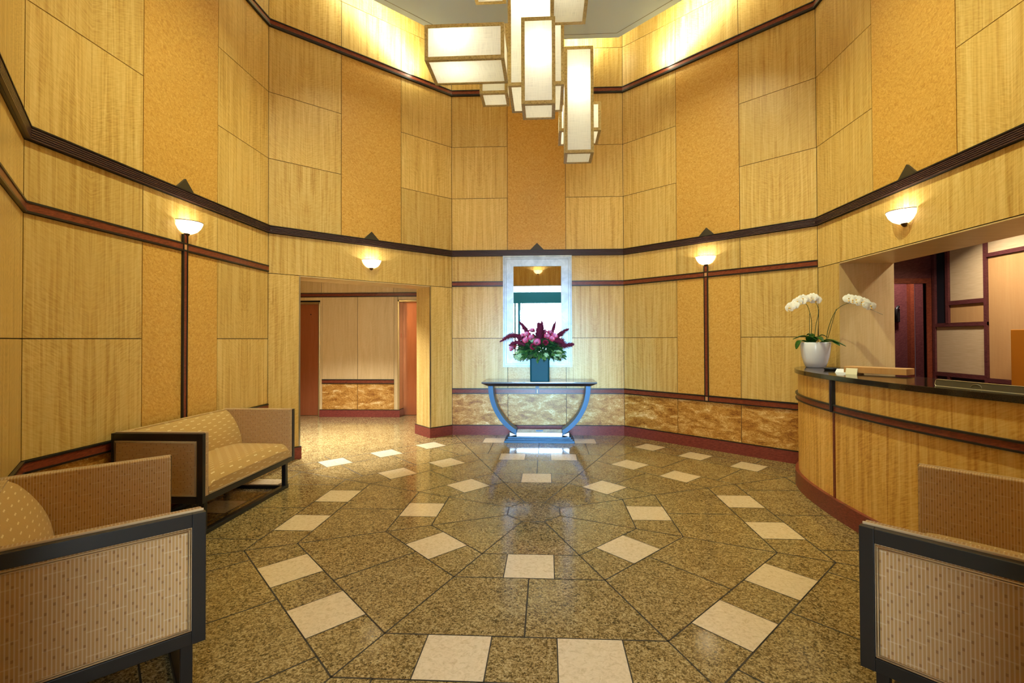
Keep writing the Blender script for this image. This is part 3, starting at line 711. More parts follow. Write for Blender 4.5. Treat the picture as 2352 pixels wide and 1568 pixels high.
def rose(dx, dz, dy, s, lab, red=False):
    p = Vector((BX + dx, BY + dy, dz)); nrm = Vector((dx * .9, dy * 1.3 - .25, max(.05, dz - 1.25) * 1.2)).normalized()
    s *= .80; T = nrm.to_track_quat('Z', 'Y').to_matrix().to_4x4()
    o = empty('rose', p); o.rotation_euler = T.to_euler()
    mb = MB(); mats = [M['rose_red']] if red else [M['rose'], M['rose_deep']]
    for lay, (cnt, r, h, op, w) in enumerate(((3, .012, .05, 0, 1.3), (4, .021, .05, .002, 1.0), (5, .030, .046, .006, .85), (6, .038, .038, .014, .75))):
        for k in range(cnt): petal(mb, k * 2 * math.pi / cnt + lay * .7, r * s, h * s, op * s, w, Matrix.Translation((0, 0, -.03 * s)), 1 if lay == 3 and not red else 0)
    mb.build('bloom', mats, o, recalc=False)
    mb = MB(); e = T.to_3x3().inverted() @ (Vector((BX + dx * .25, BY + dy * .25, BZ)) - p)
    mb.tube([(0, 0, -.02), tuple(e * .5 + Vector((0, 0, -.02))), tuple(e)], .004, 6); mb.build('stem', [M['stemg']], o)
    tag(o, lab, 'rose', 'crimson roses in the vase' if red else 'pink roses in the vase')
rose(-.245, 1.505, -.10, .9, 'pink rose at the upper left of the bouquet, beside the left plume')
rose(-.185, 1.515, -.13, 1.15, 'large pink rose upper left of the central plume')
rose(-.115, 1.578, -.04, 1.0, 'pink rose near the top, just left of the central plume')
rose(-.118, 1.475, -.15, 1.1, 'pink rose touching the left side of the central plume')
rose(-.195, 1.435, -.18, 1.1, 'pink rose below the left pair, above the dark leaves')
rose(-.035, 1.41, -.22, 1.2, 'pale pink rose at the front centre of the bouquet')
rose(-.40, 1.325, -.06, 1.15, 'pink rose low at the far left of the bouquet')
rose(.105, 1.49, -.16, 1.1, 'pink rose just right of the central plume')
rose(.17, 1.455, -.18, 1.05, 'pink rose lowest of the right-hand trio')
rose(.21, 1.495, -.12, 1.1, 'pink rose outermost of the right-hand trio')
rose(.155, 1.545, -.08, 1.05, 'pink rose above the right-hand trio')
rose(.07, 1.56, -.02, 1.0, 'pink rose at the top right of the central plume')
rose(-.09, 1.345, -.19, 1.1, 'crimson bloom below and left of the front centre rose', True)
rose(.085, 1.40, -.19, 1.0, 'crimson bloom right of the front centre rose', True)
def plume(p0, p1, p2, r, lab, n=420):
    o = empty('amaranth_plume', p0); P = spline([Vector((0, 0, 0)), Vector(p1) - Vector(p0), Vector(p2) - Vector(p0)], 12); mb = MB()
    mb.tube([tuple(x) for x in P], [.006 - .004 * i / len(P) for i in range(len(P))], 6)
    for i in range(n):
        t = random.random() ** .8; k = min(int(t * (len(P) - 1)), len(P) - 2); c = P[k].lerp(P[k + 1], t * (len(P) - 1) - k); d = (P[k + 1] - P[k]).normalized()
        rad = 1.4 * r * (1 - t) ** .55 * min(1, .35 + t * 3)
        q = Vector((random.gauss(0, 1), random.gauss(0, 1), random.gauss(0, 1))); q = (q - d * q.dot(d)).normalized()
        tip = c + (q * .9 + d * .75).normalized() * rad * random.uniform(.6, 1.7); s_ = (q.cross(d)).normalized() * .011; b0 = c + q * rad * .15; w_ = d * .006
        mb.poly([b0 + s_, b0 - s_, b0 + w_ + q * .004, tip], [(0, 1, 3), (1, 2, 3), (2, 0, 3)], 0, False)
    mb.build('flower_spike', [M['plume']], o, recalc=False); tag(o, lab, 'flower', 'purple amaranth plumes in the vase')
c = Vector((BX, BY, 0))
def PL(a, b, d): return [tuple(c + Vector(x)) for x in (a, b, d)]
plume(*PL((0, -.1, 1.33), (-.01, -.12, 1.5), (-.015, -.10, 1.68)), .085, 'broad purple plume rising at the centre of the bouquet', 650)
plume(*PL((.02, -.03, 1.38), (.03, -.03, 1.56), (.03, -.02, 1.705)), .055, 'tallest purple plume, just behind the central one', 520)
plume(*PL((-.12, -.05, 1.42), (-.20, -.05, 1.57), (-.285, -.04, 1.70)), .05, 'purple plume leaning up to the upper left')
plume(*PL((-.2, -.1, 1.42), (-.38, -.1, 1.50), (-.56, -.1, 1.41)), .05, 'purple plume drooping out to the far left', 520)
plume(*PL((-.2, -.12, 1.36), (-.33, -.12, 1.40), (-.43, -.12, 1.36)), .045, 'short purple plume under the drooping left one')
plume(*PL((.13, -.06, 1.42), (.19, -.05, 1.56), (.225, -.05, 1.695)), .04, 'thin purple plume rising at the upper right')
plume(*PL((.22, -.06, 1.42), (.31, -.06, 1.53), (.41, -.06, 1.59)), .04, 'purple plume slanting to the far upper right')
plume(*PL((.2, -.12, 1.42), (.30, -.13, 1.41), (.36, -.13, 1.33)), .055, 'dark purple plume hanging at the right', 520)
plume(*PL((.24, -.1, 1.36), (.38, -.12, 1.36), (.48, -.12, 1.375)), .045, 'purple plume curling out at the far right')
def hyd(dx, dz, dy, r, lab):
    mb = MB()
    for i in range(70):
        q = Vector((random.gauss(0, 1), random.gauss(0, 1), random.gauss(0, 1))).normalized(); a = q.orthogonal().normalized(); b_ = q.cross(a); s_ = r * .3; ct_ = q * r * random.uniform(.9, 1.05)
        for k in range(4):
            an = k * math.pi / 2 + i; d1_ = a * math.cos(an) + b_ * math.sin(an); d2_ = a * math.cos(an + 1.57) + b_ * math.sin(an + 1.57)
            mb.poly([ct_, ct_ + d1_ * s_ * .8, ct_ + (d1_ + d2_) * s_ * .7 + q * .004, ct_ + d2_ * s_ * .8], [(0, 1, 2, 3)])
    mb.lathe([(0, -r * .85), (r * .6, -r * .6), (r * .85, 0), (r * .6, r * .6), (0, r * .85)], 10)
    o = mb.build('hydrangea', [M['hydrangea']], recalc=False); o.location = (BX + dx, BY + dy, dz); tag(o, lab, 'flower', 'green hydrangeas in the vase')
hyd(-.29, 1.22, -.08, .075, 'pale green hydrangea at the lower left of the bouquet')
hyd(.24, 1.23, -.09, .07, 'pale green hydrangea at the lower right of the bouquet')
hyd(-.10, 1.44, -.09, .05, 'pale green hydrangea tucked among the left roses')
hyd(.09, 1.225, -.19, .035, 'small cream green bud cluster over the vase rim')
def leafshape(mb, T, l, w, m, curl=.15, n=5):
    v = []; uv = []
    for i in range(n + 1):
        t = i / n; x = l * t; ww = w * math.sin(math.pi * min(1, t * .92 + .06)) ** .8; z = -curl * l * t * t
        v += [(x, -ww, z + ww * .25), (x, 0, z), (x, ww, z + ww * .25)]; uv += [(x, -ww), (x, 0), (x, ww)]
    f = []
    for i in range(n):
        for j in range(2): f.append((i * 3 + j, i * 3 + j + 1, (i + 1) * 3 + j + 1, (i + 1) * 3 + j))
    mb.poly(v, f, m, True, T, uvs=uv)
mb = MB()
for i in range(760):
    a = random.uniform(0, 2 * math.pi); t = random.random(); el = random.uniform(-.25, 1.15)
    rx, ry, rz = .36 * (1 - .25 * t), .24, .26
    d_ = Vector((math.cos(a) * math.cos(el) * rx, math.sin(a) * math.cos(el) * ry, math.sin(el) * rz))
    k = random.uniform(.45, .98); p = Vector((BX, BY, 1.24)) + d_ * k
    dr = (d_.normalized() + Vector((random.uniform(-.5, .5), random.uniform(-.6, .3), random.uniform(-.6, .3)))).normalized()
    if p.z < BZ + .02 and abs(p.x - BX) < .15: p.z = BZ + .04
    T_ = Matrix.Translation(p) @ dr.to_track_quat('X', 'Z').to_matrix().to_4x4() @ Matrix.Rotation(random.uniform(-1, 1), 4, 'X')
    leafshape(mb, T_, random.uniform(.055, .11), random.uniform(.013, .026), 0 if random.random() < .55 else 1, .3)
for k in range(22): mb.tube([(BX + random.uniform(-.1, .1), BY + random.uniform(-.1, .1), .95), (BX + random.uniform(-.2, .2), BY + random.uniform(-.12, .1), 1.32)], .004, 5, m=0)
fo = mb.build('foliage', [M['leaf'], M['leaf_dark']], recalc=False); tag(fo, 'green leaves filling the bouquet in the teal vase', 'foliage', kind='stuff')

# ------------------------------------------------------------------ loveseats
def grid_cushion(mb, x0, x1, y0, y1, z0, z1, crown, rad, m=0, nx=14, ny=24, front_round=True):
    """upholstered block with a crowned top and rounded top edges; uv follows the cloth"""
    v = []; uv = []; NX = nx + 1; NY = ny + 1
    def prof(t): return max(0.0, 1 - abs(2 * t - 1) ** 3.5)
    for i in range(NX):
        for j in range(NY):
            a, b = i / nx, j / ny; x = x0 + (x1 - x0) * a; y = y0 + (y1 - y0) * b
            ed = min((x1 - x), (x - x0) + .5 * rad if False else 9, 9)
            e1 = max(0, 1 - (x1 - x) / rad); e2 = max(0, 1 - (y - y0) / (rad * .6)); e3 = max(0, 1 - (y1 - y) / (rad * .6))
            z = z1 + crown * prof(b) ** .8 * prof(a * .9 + .05) - rad * (1 - math.sqrt(max(0, 1 - e1 * e1))) - rad * .35 * (1 - math.sqrt(max(0, 1 - e2 * e2))) - rad * .35 * (1 - math.sqrt(max(0, 1 - e3 * e3)))
            v.append((x, y, z)); uv.append((y, x))
    f = [(i * NY + j, i * NY + j + 1, (i + 1) * NY + j + 1, (i + 1) * NY + j) for i in range(nx) for j in range(ny)]
    mb.poly(v, f, m, True, uvs=uv)
    # skirts
    def skirt(idx, uvf):
        vv = []; uu = []
        for k in idx: p = v[k]; vv += [p, (p[0], p[1], z0)]; uu += [uvf(p), uvf((p[0], p[1], z0))]
        mb.poly(vv, [(2 * k, 2 * k + 2, 2 * k + 3, 2 * k + 1) for k in range(len(idx) - 1)], m, True, uvs=uu)
    skirt([nx * NY + j for j in range(NY)], lambda p: (p[1], x1 + z1 - p[2]))
    skirt([j for j in range(NY)], lambda p: (p[1], p[2]))
    skirt([i * NY for i in range(NX)], lambda p: (p[0], p[2])); skirt([i * NY + ny for i in range(NX)], lambda p: (p[0], p[2]))

SW, SD, SH, SB = 1.25, .70, .77, .255
def make_loveseat():
    r = empty('loveseat'); h = SW / 2; x1, x0 = SD / 2, -SD / 2
    for sy in (-1, 1):
        ya, yb = sy * h, sy * (h - .032)
        mb = MB(); y0, y1 = min(ya, yb), max(ya, yb)
        mb.box(x1 - .045, x1, y0, y1, SB, SH - .006); mb.box(x0, x0 + .02, y0, y1, SB, SH - .006)
        mb.box(x0 + .02, x1 - .045, y0, y1, SH - .058, SH - .006); mb.box(x0 + .02, x1 - .045, y0, y1, SB, SB + .05)
        fr = mb.build('arm_frame', [M['lacquer']], r, bevel=.002)
        mb = MB(); yo = sy * (h - .004); yi = sy * (h - .03)
        mb.box(x0 + .02, x1 - .045, min(yo, yi), max(yo, yi), SB + .05, SH - .058); pn = mb.build('side_panel', [M['fab_side']], fr, bevel=.004)
        mb = MB(); a0, a1, b0, b1 = x0 + .022, x1 - .047, SB + .052, SH - .06; yy = sy * (h - .001)
        for q in (.004, .0115):
            mb.tube([(a0 + q, yy, b0 + q), (a1 - q, yy, b0 + q), (a1 - q, yy, b1 - q), (a0 + q, yy, b1 - q)], .0036, 6, closed=True)
        mb.build('piping', [M['welt']], fr)
        mb = MB(); yc, yd = sy * (h - .033), sy * (h - .075)
        mb.box(x0 + .01, x1 - .006, min(yc, yd), max(yc, yd), SB + .03, SH); mb.build('arm_pad', [M['fab_side']], r, bevel=.008, seg=3)
        mb = MB(); mb.box(x0 + .01, x1 - .004, sy * (h - .033) - .006, sy * (h - .033) + .002, SH - .008, SH + .003); ww = mb.build('arm_welt', [M['welt']], r, bevel=.003)
    mb = MB(); mb.box(x1 - .045, x1 - .002, -h + .032, h - .032, SB, SB + .045); mb.box(x0, x0 + .04, -h + .032, h - .032, SB, SB + .045); mb.box(x0 + .04, x1 - .045, -h + .035, h - .035, SB + .005, SB + .04)
    mb.build('seat_rail', [M['lacquer']], r, bevel=.002)
    mb = MB(); grid_cushion(mb, x0 + .12, x1 - .006, -h + .076, h - .076, SB + .046, .432, .04, .055); mb.build('seat_cushion', [M['fab_seat']], r)
    mb = MB()
    for q in (0, .008): mb.tube([(x1 - .003, -h + .08, SB + .051 + q), (x1 - .003, h - .08, SB + .051 + q)], .0035, 6)
    mb.build('front_piping', [M['welt']], r)
    # back: slanted, softly bulging front face
    mb = MB(); n, k = 12, 24; v = []; uv = []
    for i in range(n + 1):
        t = i / n; z = .36 + (SH - .36) * t
        for j in range(k + 1):
            b = j / k; y = (-h + .076) + (2 * h - .152) * b
            bul = .022 * math.sin(math.pi * min(1, max(0, t))) * (1 - abs(2 * b - 1) ** 4)
            x = x0 + .05 + .165 * (1 - t ** 2.4) + bul * .6
            v.append((x, y, z - (.012 * (1 - math.sqrt(1 - max(0, (t - .9) / .1) ** 2)) if t > .9 else 0))); uv.append((y, z))
    f = [(i * (k + 1) + j, i * (k + 1) + j + 1, (i + 1) * (k + 1) + j + 1, (i + 1) * (k + 1) + j) for i in range(n) for j in range(k)]
    mb.poly(v, f, 0, True, uvs=uv)
    mb.box(x0 + .008, x0 + .048, -h + .076, h - .076, SB + .03, SH - .004)
    mb.box(x0 + .07, x0 + .2, -h + .076, h - .076, SB + .04, .42)
    # end cheeks closing the wedge
    for b in (0, k):
        idx = [i * (k + 1) + b for i in range(n + 1)]; P = [v[q] for q in idx]; y = P[0][1]
        mb.poly(P + [(x0 + .02, y, P[-1][2]), (x0 + .02, y, P[0][2])], [tuple(range(len(P) + 2))], 0, False)
    mb.quadlike([(x0 + .02, -h + .076, SH - .013), (x0 + .05, -h + .076, SH - .013), (x0 + .05, h - .076, SH - .013), (x0 + .02, h - .076, SH - .013)])
    mb.build('backrest', [M['fab_seat']], r, recalc=False)
    mb = MB(); mb.box(x0, x0 + .012, -h + .03, h - .03, SB, SH - .006); mb.build('back_panel', [M['lacquer']], r)
    for sx in (-1, 1):
        for sy in (-1, 1):
            mb = MB(); cx, cy = sx * (x1 - .055), sy * (h - .08); mb.box(cx - .02, cx + .02, cy - .02, cy + .02, .03, SB + .01); mb.build('leg', [M['lacquer']], r, bevel=.002)
        mb = MB(); mb.box(sx * (x1 - .055) - .024, sx * (x1 - .055) + .024, -h + .05, h - .05, 0, .034); mb.build('skid', [M['lacquer']], r, bevel=.005)
    for sy in (-1, 1):
        mb = MB(); mb.box(-x1 + .075, x1 - .075, sy * (h - .08) - .018, sy * (h - .08) + .018, 0, .03); mb.build('cross_skid', [M['lacquer']], r, bevel=.003)
    return r
ls = make_loveseat(); ls.location = (-2.395 - .35, -.03, 0)
tag(ls, 'tan ribbed loveseat with black frame against the left wall below the sconce', 'loveseat', 'three matching tan loveseats')
def seat_at(fx, fy, ang, lab):
    o = copy_tree(ls); d = Vector((math.cos(ang), math.sin(ang))); o.location = (fx - d.x * .35, fy - d.y * .35, 0); o.rotation_euler = (0, 0, ang)
    tag(o, lab, 'loveseat', 'three matching tan loveseats')
seat_at(-1.69, -1.70, R(45), 'tan loveseat nearest the viewer at lower left, close to the left wall corner')
seat_at(1.694, -1.733, R(135), 'tan loveseat at lower right, standing in front of the curved reception desk')

# ------------------------------------------------------------------ reception desk
CUR = spline([(3.13, 1.375, 0), (2.93, 1.29, 0), (2.765, 1.15, 0), (2.64, .97, 0), (2.545, .76, 0), (2.475, .48, 0), (2.432, .14, 0), (2.418, -.25, 0), (2.432, -.65, 0), (2.475, -.97, 0), (2.54, -1.28, 0), (2.615, -1.56, 0)], 8)
def offset(P, d):   # positive = inward to the staff side (+x)
    out = []
    for i, p in enumerate(P):
        a = P[max(0, i - 1)]; b = P[min(len(P) - 1, i + 1)]; t = (b - a).normalized(); n = Vector((-t.y, t.x, 0)); out.append(p + n * d)
    return out
def arc(P):
    s = [0]
    for a, b in zip(P, P[1:]): s.append(s[-1] + (b - a).length)
    return s
SARC = arc(CUR)
def band(mb, d0, d1, z0, z1, m=0, i0=0, i1=None, off=(0, 0)):
    i1 = len(CUR) - 1 if i1 is None else i1
    A, B = offset(CUR, d0), offset(CUR, d1); v = []; uv = []
    for i in range(i0, i1 + 1):
        for (P, z) in ((A, z0), (A, z1), (B, z1), (B, z0)): v.append((P[i].x, P[i].y, z)); uv.append((SARC[i] + off[0], z + off[1]))
    n = i1 - i0; f = []
    for i in range(n):
        for k in range(4): f.append((i * 4 + k, i * 4 + (k + 1) % 4, (i + 1) * 4 + (k + 1) % 4, (i + 1) * 4 + k))
    f += [(0, 1, 2, 3), (n * 4 + 3, n * 4 + 2, n * 4 + 1, n * 4)]
    mb.poly(v, f, m, False, uvs=uv)
desk = empty('reception_desk', (0, 0, 0)); tag(desk, 'curved blond wood reception desk with a dark granite counter', 'desk')
# index of the divider: where the view past x=1903 px meets the front
DI = min(range(len(CUR)), key=lambda i: abs(CUR[i].y - 0.02))
for i0, i1 in ((0, DI), (DI, len(CUR) - 1)):
    mb = MB(); band(mb, .03, .06, .15, .845, 0, i0, i1, seed()); mb.build('lower_panel', [M['anigre_amber']], desk)
    mb = MB(); band(mb, .03, .06, .908, 1.105, 0, i0, i1, seed()); mb.build('upper_panel', [M['anigre_amber']], desk)
mb = MB(); band(mb, .014, .05, .856, .897, 0); band(mb, .006, .05, .845, .857, 1); band(mb, .006, .05, .896, .908, 1); mb.build('mid_rail', [M['rail'], M['black']], desk)
mb = MB(); band(mb, .0, .06, 0, .15, 0); mb.build('plinth', [M['base']], desk)
def upright(z0, z1, w, d, mats, split=False):
    p = CUR[DI]; t = (CUR[DI + 1] - CUR[DI - 1]).normalized(); n = Vector((-t.y, t.x, 0))
    T_ = Matrix(((t.x, n.x, 0, p.x), (t.y, n.y, 0, p.y), (0, 0, 1, 0), (0, 0, 0, 1))); mb = MB()
    mb.box(-w, w, d, .06, z0, z1, 0, T_)
    if split: mb.box(-.003, .003, d - .006, d, z0, z1, 1, T_)
    mb.build('divider', mats, desk)
upright(.15, .845, .0125, .022, [M['rail']])
upright(.845, 1.105, .02, .002, [M['black'], M['flute']], True)
mb = MB(); O = offset(CUR, -.0)
inner = [(2.80, -1.54), (3.0, -1.2), (3.05, -.8), (3.0, 0), (3.05, .5), (3.25, .72), (3.66, .8), (3.66, 1.062), (3.168, 1.062), (3.149, 1.08), (3.149, 1.36)]
mb.prism([(p.x, p.y) for p in O] + inner, 1.105, 1.145, 0); mb.build('countertop', [M['dark_granite']], desk, bevel=.003)
mb = MB(); mb.prism([(p.x, p.y) for p in offset(CUR, .06)[3:]] + [(2.78, -1.5), (2.75, -1.0), (2.70, -.2), (2.74, .4), (2.85, .8), (3.0, 1.1)], .0, 1.10); mb.build('carcass', [M['plum']], desk)

# things on the counter
bd = empty('document_tray', (2.75, .0, 1.145), math.atan2(-.36, .26)); tag(bd, 'flat tan wood tray lying on the granite counter', 'tray')
mb = MB(); mb.box(-.20, .235, 0, .16, .012, .062); mb.build('tray_body', [M['tan']], bd, bevel=.002)
mb = MB(); mb.box(-.18, -.10, .03, .13, 0, .012); mb.build('foot', [M['tan']], bd)
cd = empty('card_holder', (2.623, .150, 1.145), math.atan2(-.36, .26)); tag(cd, 'small white label card leaning on the wood tray', 'card')
mb = MB(); v0 = [(.02, -.012, 0), (.105, -.012, 0), (.105, .004, .05), (.02, .004, .05)]; mb.poly(v0 + [(x, y + .003, z) for x, y, z in v0], [(0, 1, 2, 3), (7, 6, 5, 4), (0, 4, 5, 1), (1, 5, 6, 2), (2, 6, 7, 3), (3, 7, 4, 0)]); mb.build('card', [plain('card_white', rgb(236, 228, 196), .6)], cd)
st = empty('pen_dish', (2.80, .62, 1.145)); tag(st, 'small dark dish on the counter beside the white planter', 'dish')
mb = MB(); mb.lathe([(0, .004), (.05, .004), (.062, .022), (.066, .022), (.054, 0), (0, 0)], 24); mb.build('bowl', [M['dark_blue']], st)
pp = empty('leaflet', (2.66, .33, 1.145), R(-50)); tag(pp, 'folded white and blue leaflet left of the wood tray', 'leaflet')
mb = MB(); mb.poly([(0, 0, 0), (.12, 0, 0), (.12, .09, .0), (0, .09, 0), (0, .045, .03), (.12, .045, .03)], [(0, 1, 5, 4), (4, 5, 2, 3)]); mb.build('sheet', [plain('paper', rgb(220, 224, 236), .7)], pp, solid=.001)
mb = MB(); mb.quadlike([(.105, -.001, .001), (.121, -.001, .001), (.121, .044, .031), (.105, .044, .031)]); mb.build('blue_stripe', [plain('ink_blue', rgb(30, 40, 120), .6)], pp, solid=.0015)
# low panel with metal rim along the counter edge
sg = empty('counter_panel', (2.571, -.853, 1.145), math.atan2(-.55, .105)); tag(sg, 'low dark panel with a pale metal rim standing along the counter edge', 'panel')
TL = Matrix.Rotation(R(-14), 4, 'X')
LN, HT, rr = .62, .041, .012
def rrect(l, h, r, y, n=5):
    P = []
    for cx, cz, a0 in ((l - r, r, -90), (l - r, h - r, 0), (r, h - r, 90), (r, r, 180)):
        for i in range(n + 1): a = R(a0 + 90 * i / n); P.append((cx + r * math.cos(a), y, cz + r * math.sin(a)))
    return P
mb = MB(); P = rrect(LN, HT, rr, 0); Q = [(x, .012, z) for x, y, z in P]; n = len(P)
mb.poly(P + Q, [tuple(range(n)), tuple(range(n, 2 * n))[::-1]] + [(i, n + i, n + (i + 1) % n, (i + 1) % n) for i in range(n)], 0, False, TL); mb.build('panel_body', [plain('sign_dark', rgb(70, 62, 46), .45)], sg)
mb = MB(); mb.tube([tuple(TL @ Vector(p)) for p in P], .0026, 6, closed=True); mb.build('metal_rim', [M['chrome']], sg)
mb = MB(); ce = Vector((.24, -.003, .010)); mb.tube([tuple(TL @ (ce + Vector((.030 * math.cos(a), 0, .019 * math.sin(a))))) for a in [math.pi * i / 14 for i in range(15)]], .0014, 6); mb.build('arc_emblem', [M['chrome']], sg)

# potted orchid
orc = empty('potted_orchid', (2.90, 1.062, 1.145)); tag(orc, 'white orchid in a smooth white pot on the end of the counter', 'plant')
M['pot'] = plain('white_ceramic', rgb(236, 238, 246), .18)
M['orchid'] = mottled('orchid_white', [(.3, rgb(238, 234, 222)), (.7, rgb(250, 248, 242))], (40, 40, 1), 0, 2, .55, .5)
M['orchid_eye'] = plain('orchid_eye', rgb(214, 170, 60), .5)
M['orchid_leaf'] = mottled('orchid_leaf', [(.3, rgb(22, 60, 18)), (.6, rgb(44, 92, 28)), (.8, rgb(66, 116, 40))], (12, 12, 1), 0, 3, .3, 1)
M['soil'] = mottled('bark', [(.3, rgb(40, 28, 18)), (.7, rgb(96, 72, 48))], (60, 60, 1), 0, 3, .9, 1)
mb = MB(); mb.lathe([(0, 0), (.082, 0), (.092, .006), (.108, .05), (.124, .11), (.134, .18), (.138, .255), (.136, .26), (.131, .257), (.126, .19), (0, .19)], 48); mb.build('pot', [M['pot']], orc)
mb = MB(); mb.lathe([(0, .232), (.06, .235), (.129, .225)], 24); mb.build('bark', [M['soil']], orc, recalc=False)
# local axes seen by the viewer: r = picture-right, d = away from viewer
rv = Vector((.865, -.50, 0)); dv = Vector((.50, .865, 0))
def V(r, z, d=0): return rv * r + dv * d + Vector((0, 0, z))
def oleaf(p0, p1, p2, w):
    P = spline([p0, p1, p2], 7); v = []; uv = []; n = len(P)
    for i, p in enumerate(P):
        t = i / (n - 1); d = (P[min(n - 1, i + 1)] - P[max(0, i - 1)]).normalized(); sd = d.cross(Vector((0, 0, 1)))
        if sd.length < 1e-3: sd = rv.copy()
        sd.normalize(); up = sd.cross(d); ww = w * (math.sin(math.pi * (t * .93 + .06)) ** .6)
        v += [p - sd * ww + up * ww * .3, p, p + sd * ww + up * ww * .3]; uv += [(t, -ww), (t, 0), (t, ww)]
    mb = MB(); mb.poly([tuple(x) for x in v], [(i * 3 + j, i * 3 + j + 1, i * 3 + j + 4, i * 3 + j + 3) for i in range(n - 1) for j in range(2)], 0, True, uvs=uv)
    mb.build('leaf', [M['orchid_leaf']], orc, recalc=False, solid=.003)
for a, b, c_, w in ((V(-.03, .25), V(-.10, .32, -.03), V(-.20, .29, -.05), .036), (V(-.05, .25, -.04), V(-.13, .27, -.09), V(-.165, .19, -.13), .034), (V(-.02, .25, -.03), V(.02, .31, -.1), V(.07, .27, -.16), .036),
                    (V(-.06, .26, -.02), V(-.04, .315, -.10), V(.02, .28, -.15), .035), (V(.04, .25), V(.13, .28, -.04), V(.26, .22, -.08), .034), (V(.05, .25, -.02), V(.14, .265, -.06), V(.21, .225, -.12), .03),
                    (V(0, .25, .05), V(.05, .33, .06), V(.11, .31, .06), .025), (V(-.03, .25, .05), V(-.04, .34, .08), V(-.08, .33, .1), .03)):
    oleaf(a, b, c_, w)
def orchid_flower(stem, p, face, s, roll=0):
    q = face.normalized(); T_ = Matrix.Translation(p) @ q.to_track_quat('Z', 'Y').to_matrix().to_4x4() @ Matrix.Rotation(roll, 4, 'Z')
    mb = MB()
    def pet(ang, l, w, z=0):
        v = []; n = 6
        for i in range(n + 1):
            t = i / n; ww = w * math.sin(math.pi * (.08 + .9 * t)) ** .65
            for j in (-1, -.5, 0, .5, 1): v.append(((l * t) * math.cos(ang) - ww * j * math.sin(ang), (l * t) * math.sin(ang) + ww * j * math.cos(ang), z + .12 * l * math.sin(t * 2.6) - .1 * w * abs(j)))
        mb.poly(v, [(i * 5 + j, i * 5 + j + 1, i * 5 + j + 6, i * 5 + j + 5) for i in range(n) for j in range(4)], 0, True, T_)
    for a in (90, 215, 325): pet(R(a), .040 * s, .0165 * s, -.002)
    for a in (12, 168): pet(R(a), .044 * s, .028 * s, .002)
    pet(R(270), .022 * s, .010 * s, .008)
    mb.lathe([(0, .014 * s), (.006 * s, .011 * s), (.007 * s, .004 * s), (0, 0)], 8, m=1, T=T_)
    mb.poly([tuple(Vector((0, -.012 * s, .012 * s)) + Vector(x) * s) for x in ((-.006, 0, 0), (.006, 0, 0), (.004, -.01, .004), (-.004, -.01, .004))], [(0, 1, 2, 3)], 1, False, T_)
    mb.tube([(0, 0, 0), (0, .006, -.018)], .0016, 5, m=2, T=T_)
    mb.build('flower', [M['orchid'], M['orchid_eye'], M['stemg']], stem, recalc=False)
tv = -dv
def ostem(pts, flowers, s):
    mb = MB(); P = spline(pts, 8); n = len(P); mb.tube([tuple(p) for p in P], [.0035 - .002 * i / n for i in range(n)], 7); st_ = mb.build('stem', [M['stemg']], orc)
    for t, dr, dd, up in flowers:
        k = min(n - 1, int(t * (n - 1))); orchid_flower(st_, P[k] + tv * .022 + Vector((0, 0, up)), tv + rv * dr + Vector((0, 0, dd)), s * random.uniform(.92, 1.08), random.uniform(-.15, .15))
ostem([V(-.045, .24), V(-.03, .45), V(-.048, .58, -.02), V(-.075, .655, -.03), V(-.125, .665, -.04), V(-.20, .625, -.05), V(-.245, .60, -.05)],
      [(.62, .0, .0, .045), (.66, -.2, .1, .02), (.73, -.15, -.05, .03), (.80, -.3, .05, .012), (.87, -.45, 0, .018), (.93, -.7, -.1, .008)], 1.15)
ostem([V(-.01, .24), V(.005, .42, .01), V(.03, .56, .01), V(.022, .64, 0), V(-.005, .685, -.02), V(-.04, .70, -.03)],
      [(.70, .25, .0, .03), (.78, .5, -.1, .02), (.86, .05, .1, .035), (.95, -.2, 0, .02)], 1.2)
ostem([V(.09, .24), V(.115, .40), V(.165, .55, -.01), V(.22, .62, -.02), V(.29, .65, -.03), V(.37, .635, -.04), V(.45, .59, -.05), V(.56, .525, -.05)],
      [(.58, -.15, .05, .045), (.63, .1, .0, .028), (.69, .0, .05, .035), (.75, .1, 0, .026), (.80, .25, .05, .036), (.85, .3, 0, .026), (.89, .45, -.05, .028)], 1.2)
for a, b in ((V(-.05, .24), V(-.048, .56)), (V(.02, .24), V(.035, .60)), (V(.095, .24), V(.185, .60))):
    mb = MB(); mb.tube([tuple(a), tuple(b)], .0028, 6); mb.build('stake', [plain('stake_green', rgb(48, 60, 34), .6)], orc)

# ------------------------------------------------------------------ lamps, daylight, sky
def area(name, loc, dirv, sx, sy, power, col, spread=180, shape='RECTANGLE'):
    ld = bpy.data.lights.new(name, 'AREA'); ld.shape = shape; ld.size = sx; ld.size_y = sy; ld.energy = power; ld.color = col; ld.spread = R(spread)
    o = bpy.data.objects.new(name, ld); COL.objects.link(o); o.location = loc; o.rotation_euler = Vector(dirv).to_track_quat('-Z', 'Y').to_euler(); return o
WARM = (.96, 1, .64)
for k in range(8):     # fluorescent cove behind the slab edge
    a = R(45 * k); d = Vector((math.cos(a), math.sin(a), 0))
    o = area('cove_lamp', d * 2.85 + Vector((0, 0, 5.94)), d + Vector((0, 0, .25)), 1.8, .05, 27, (.97, 1.0, .66))
    o.rotation_euler = (d + Vector((0, 0, .25))).to_track_quat('-Z', 'Z').to_euler()
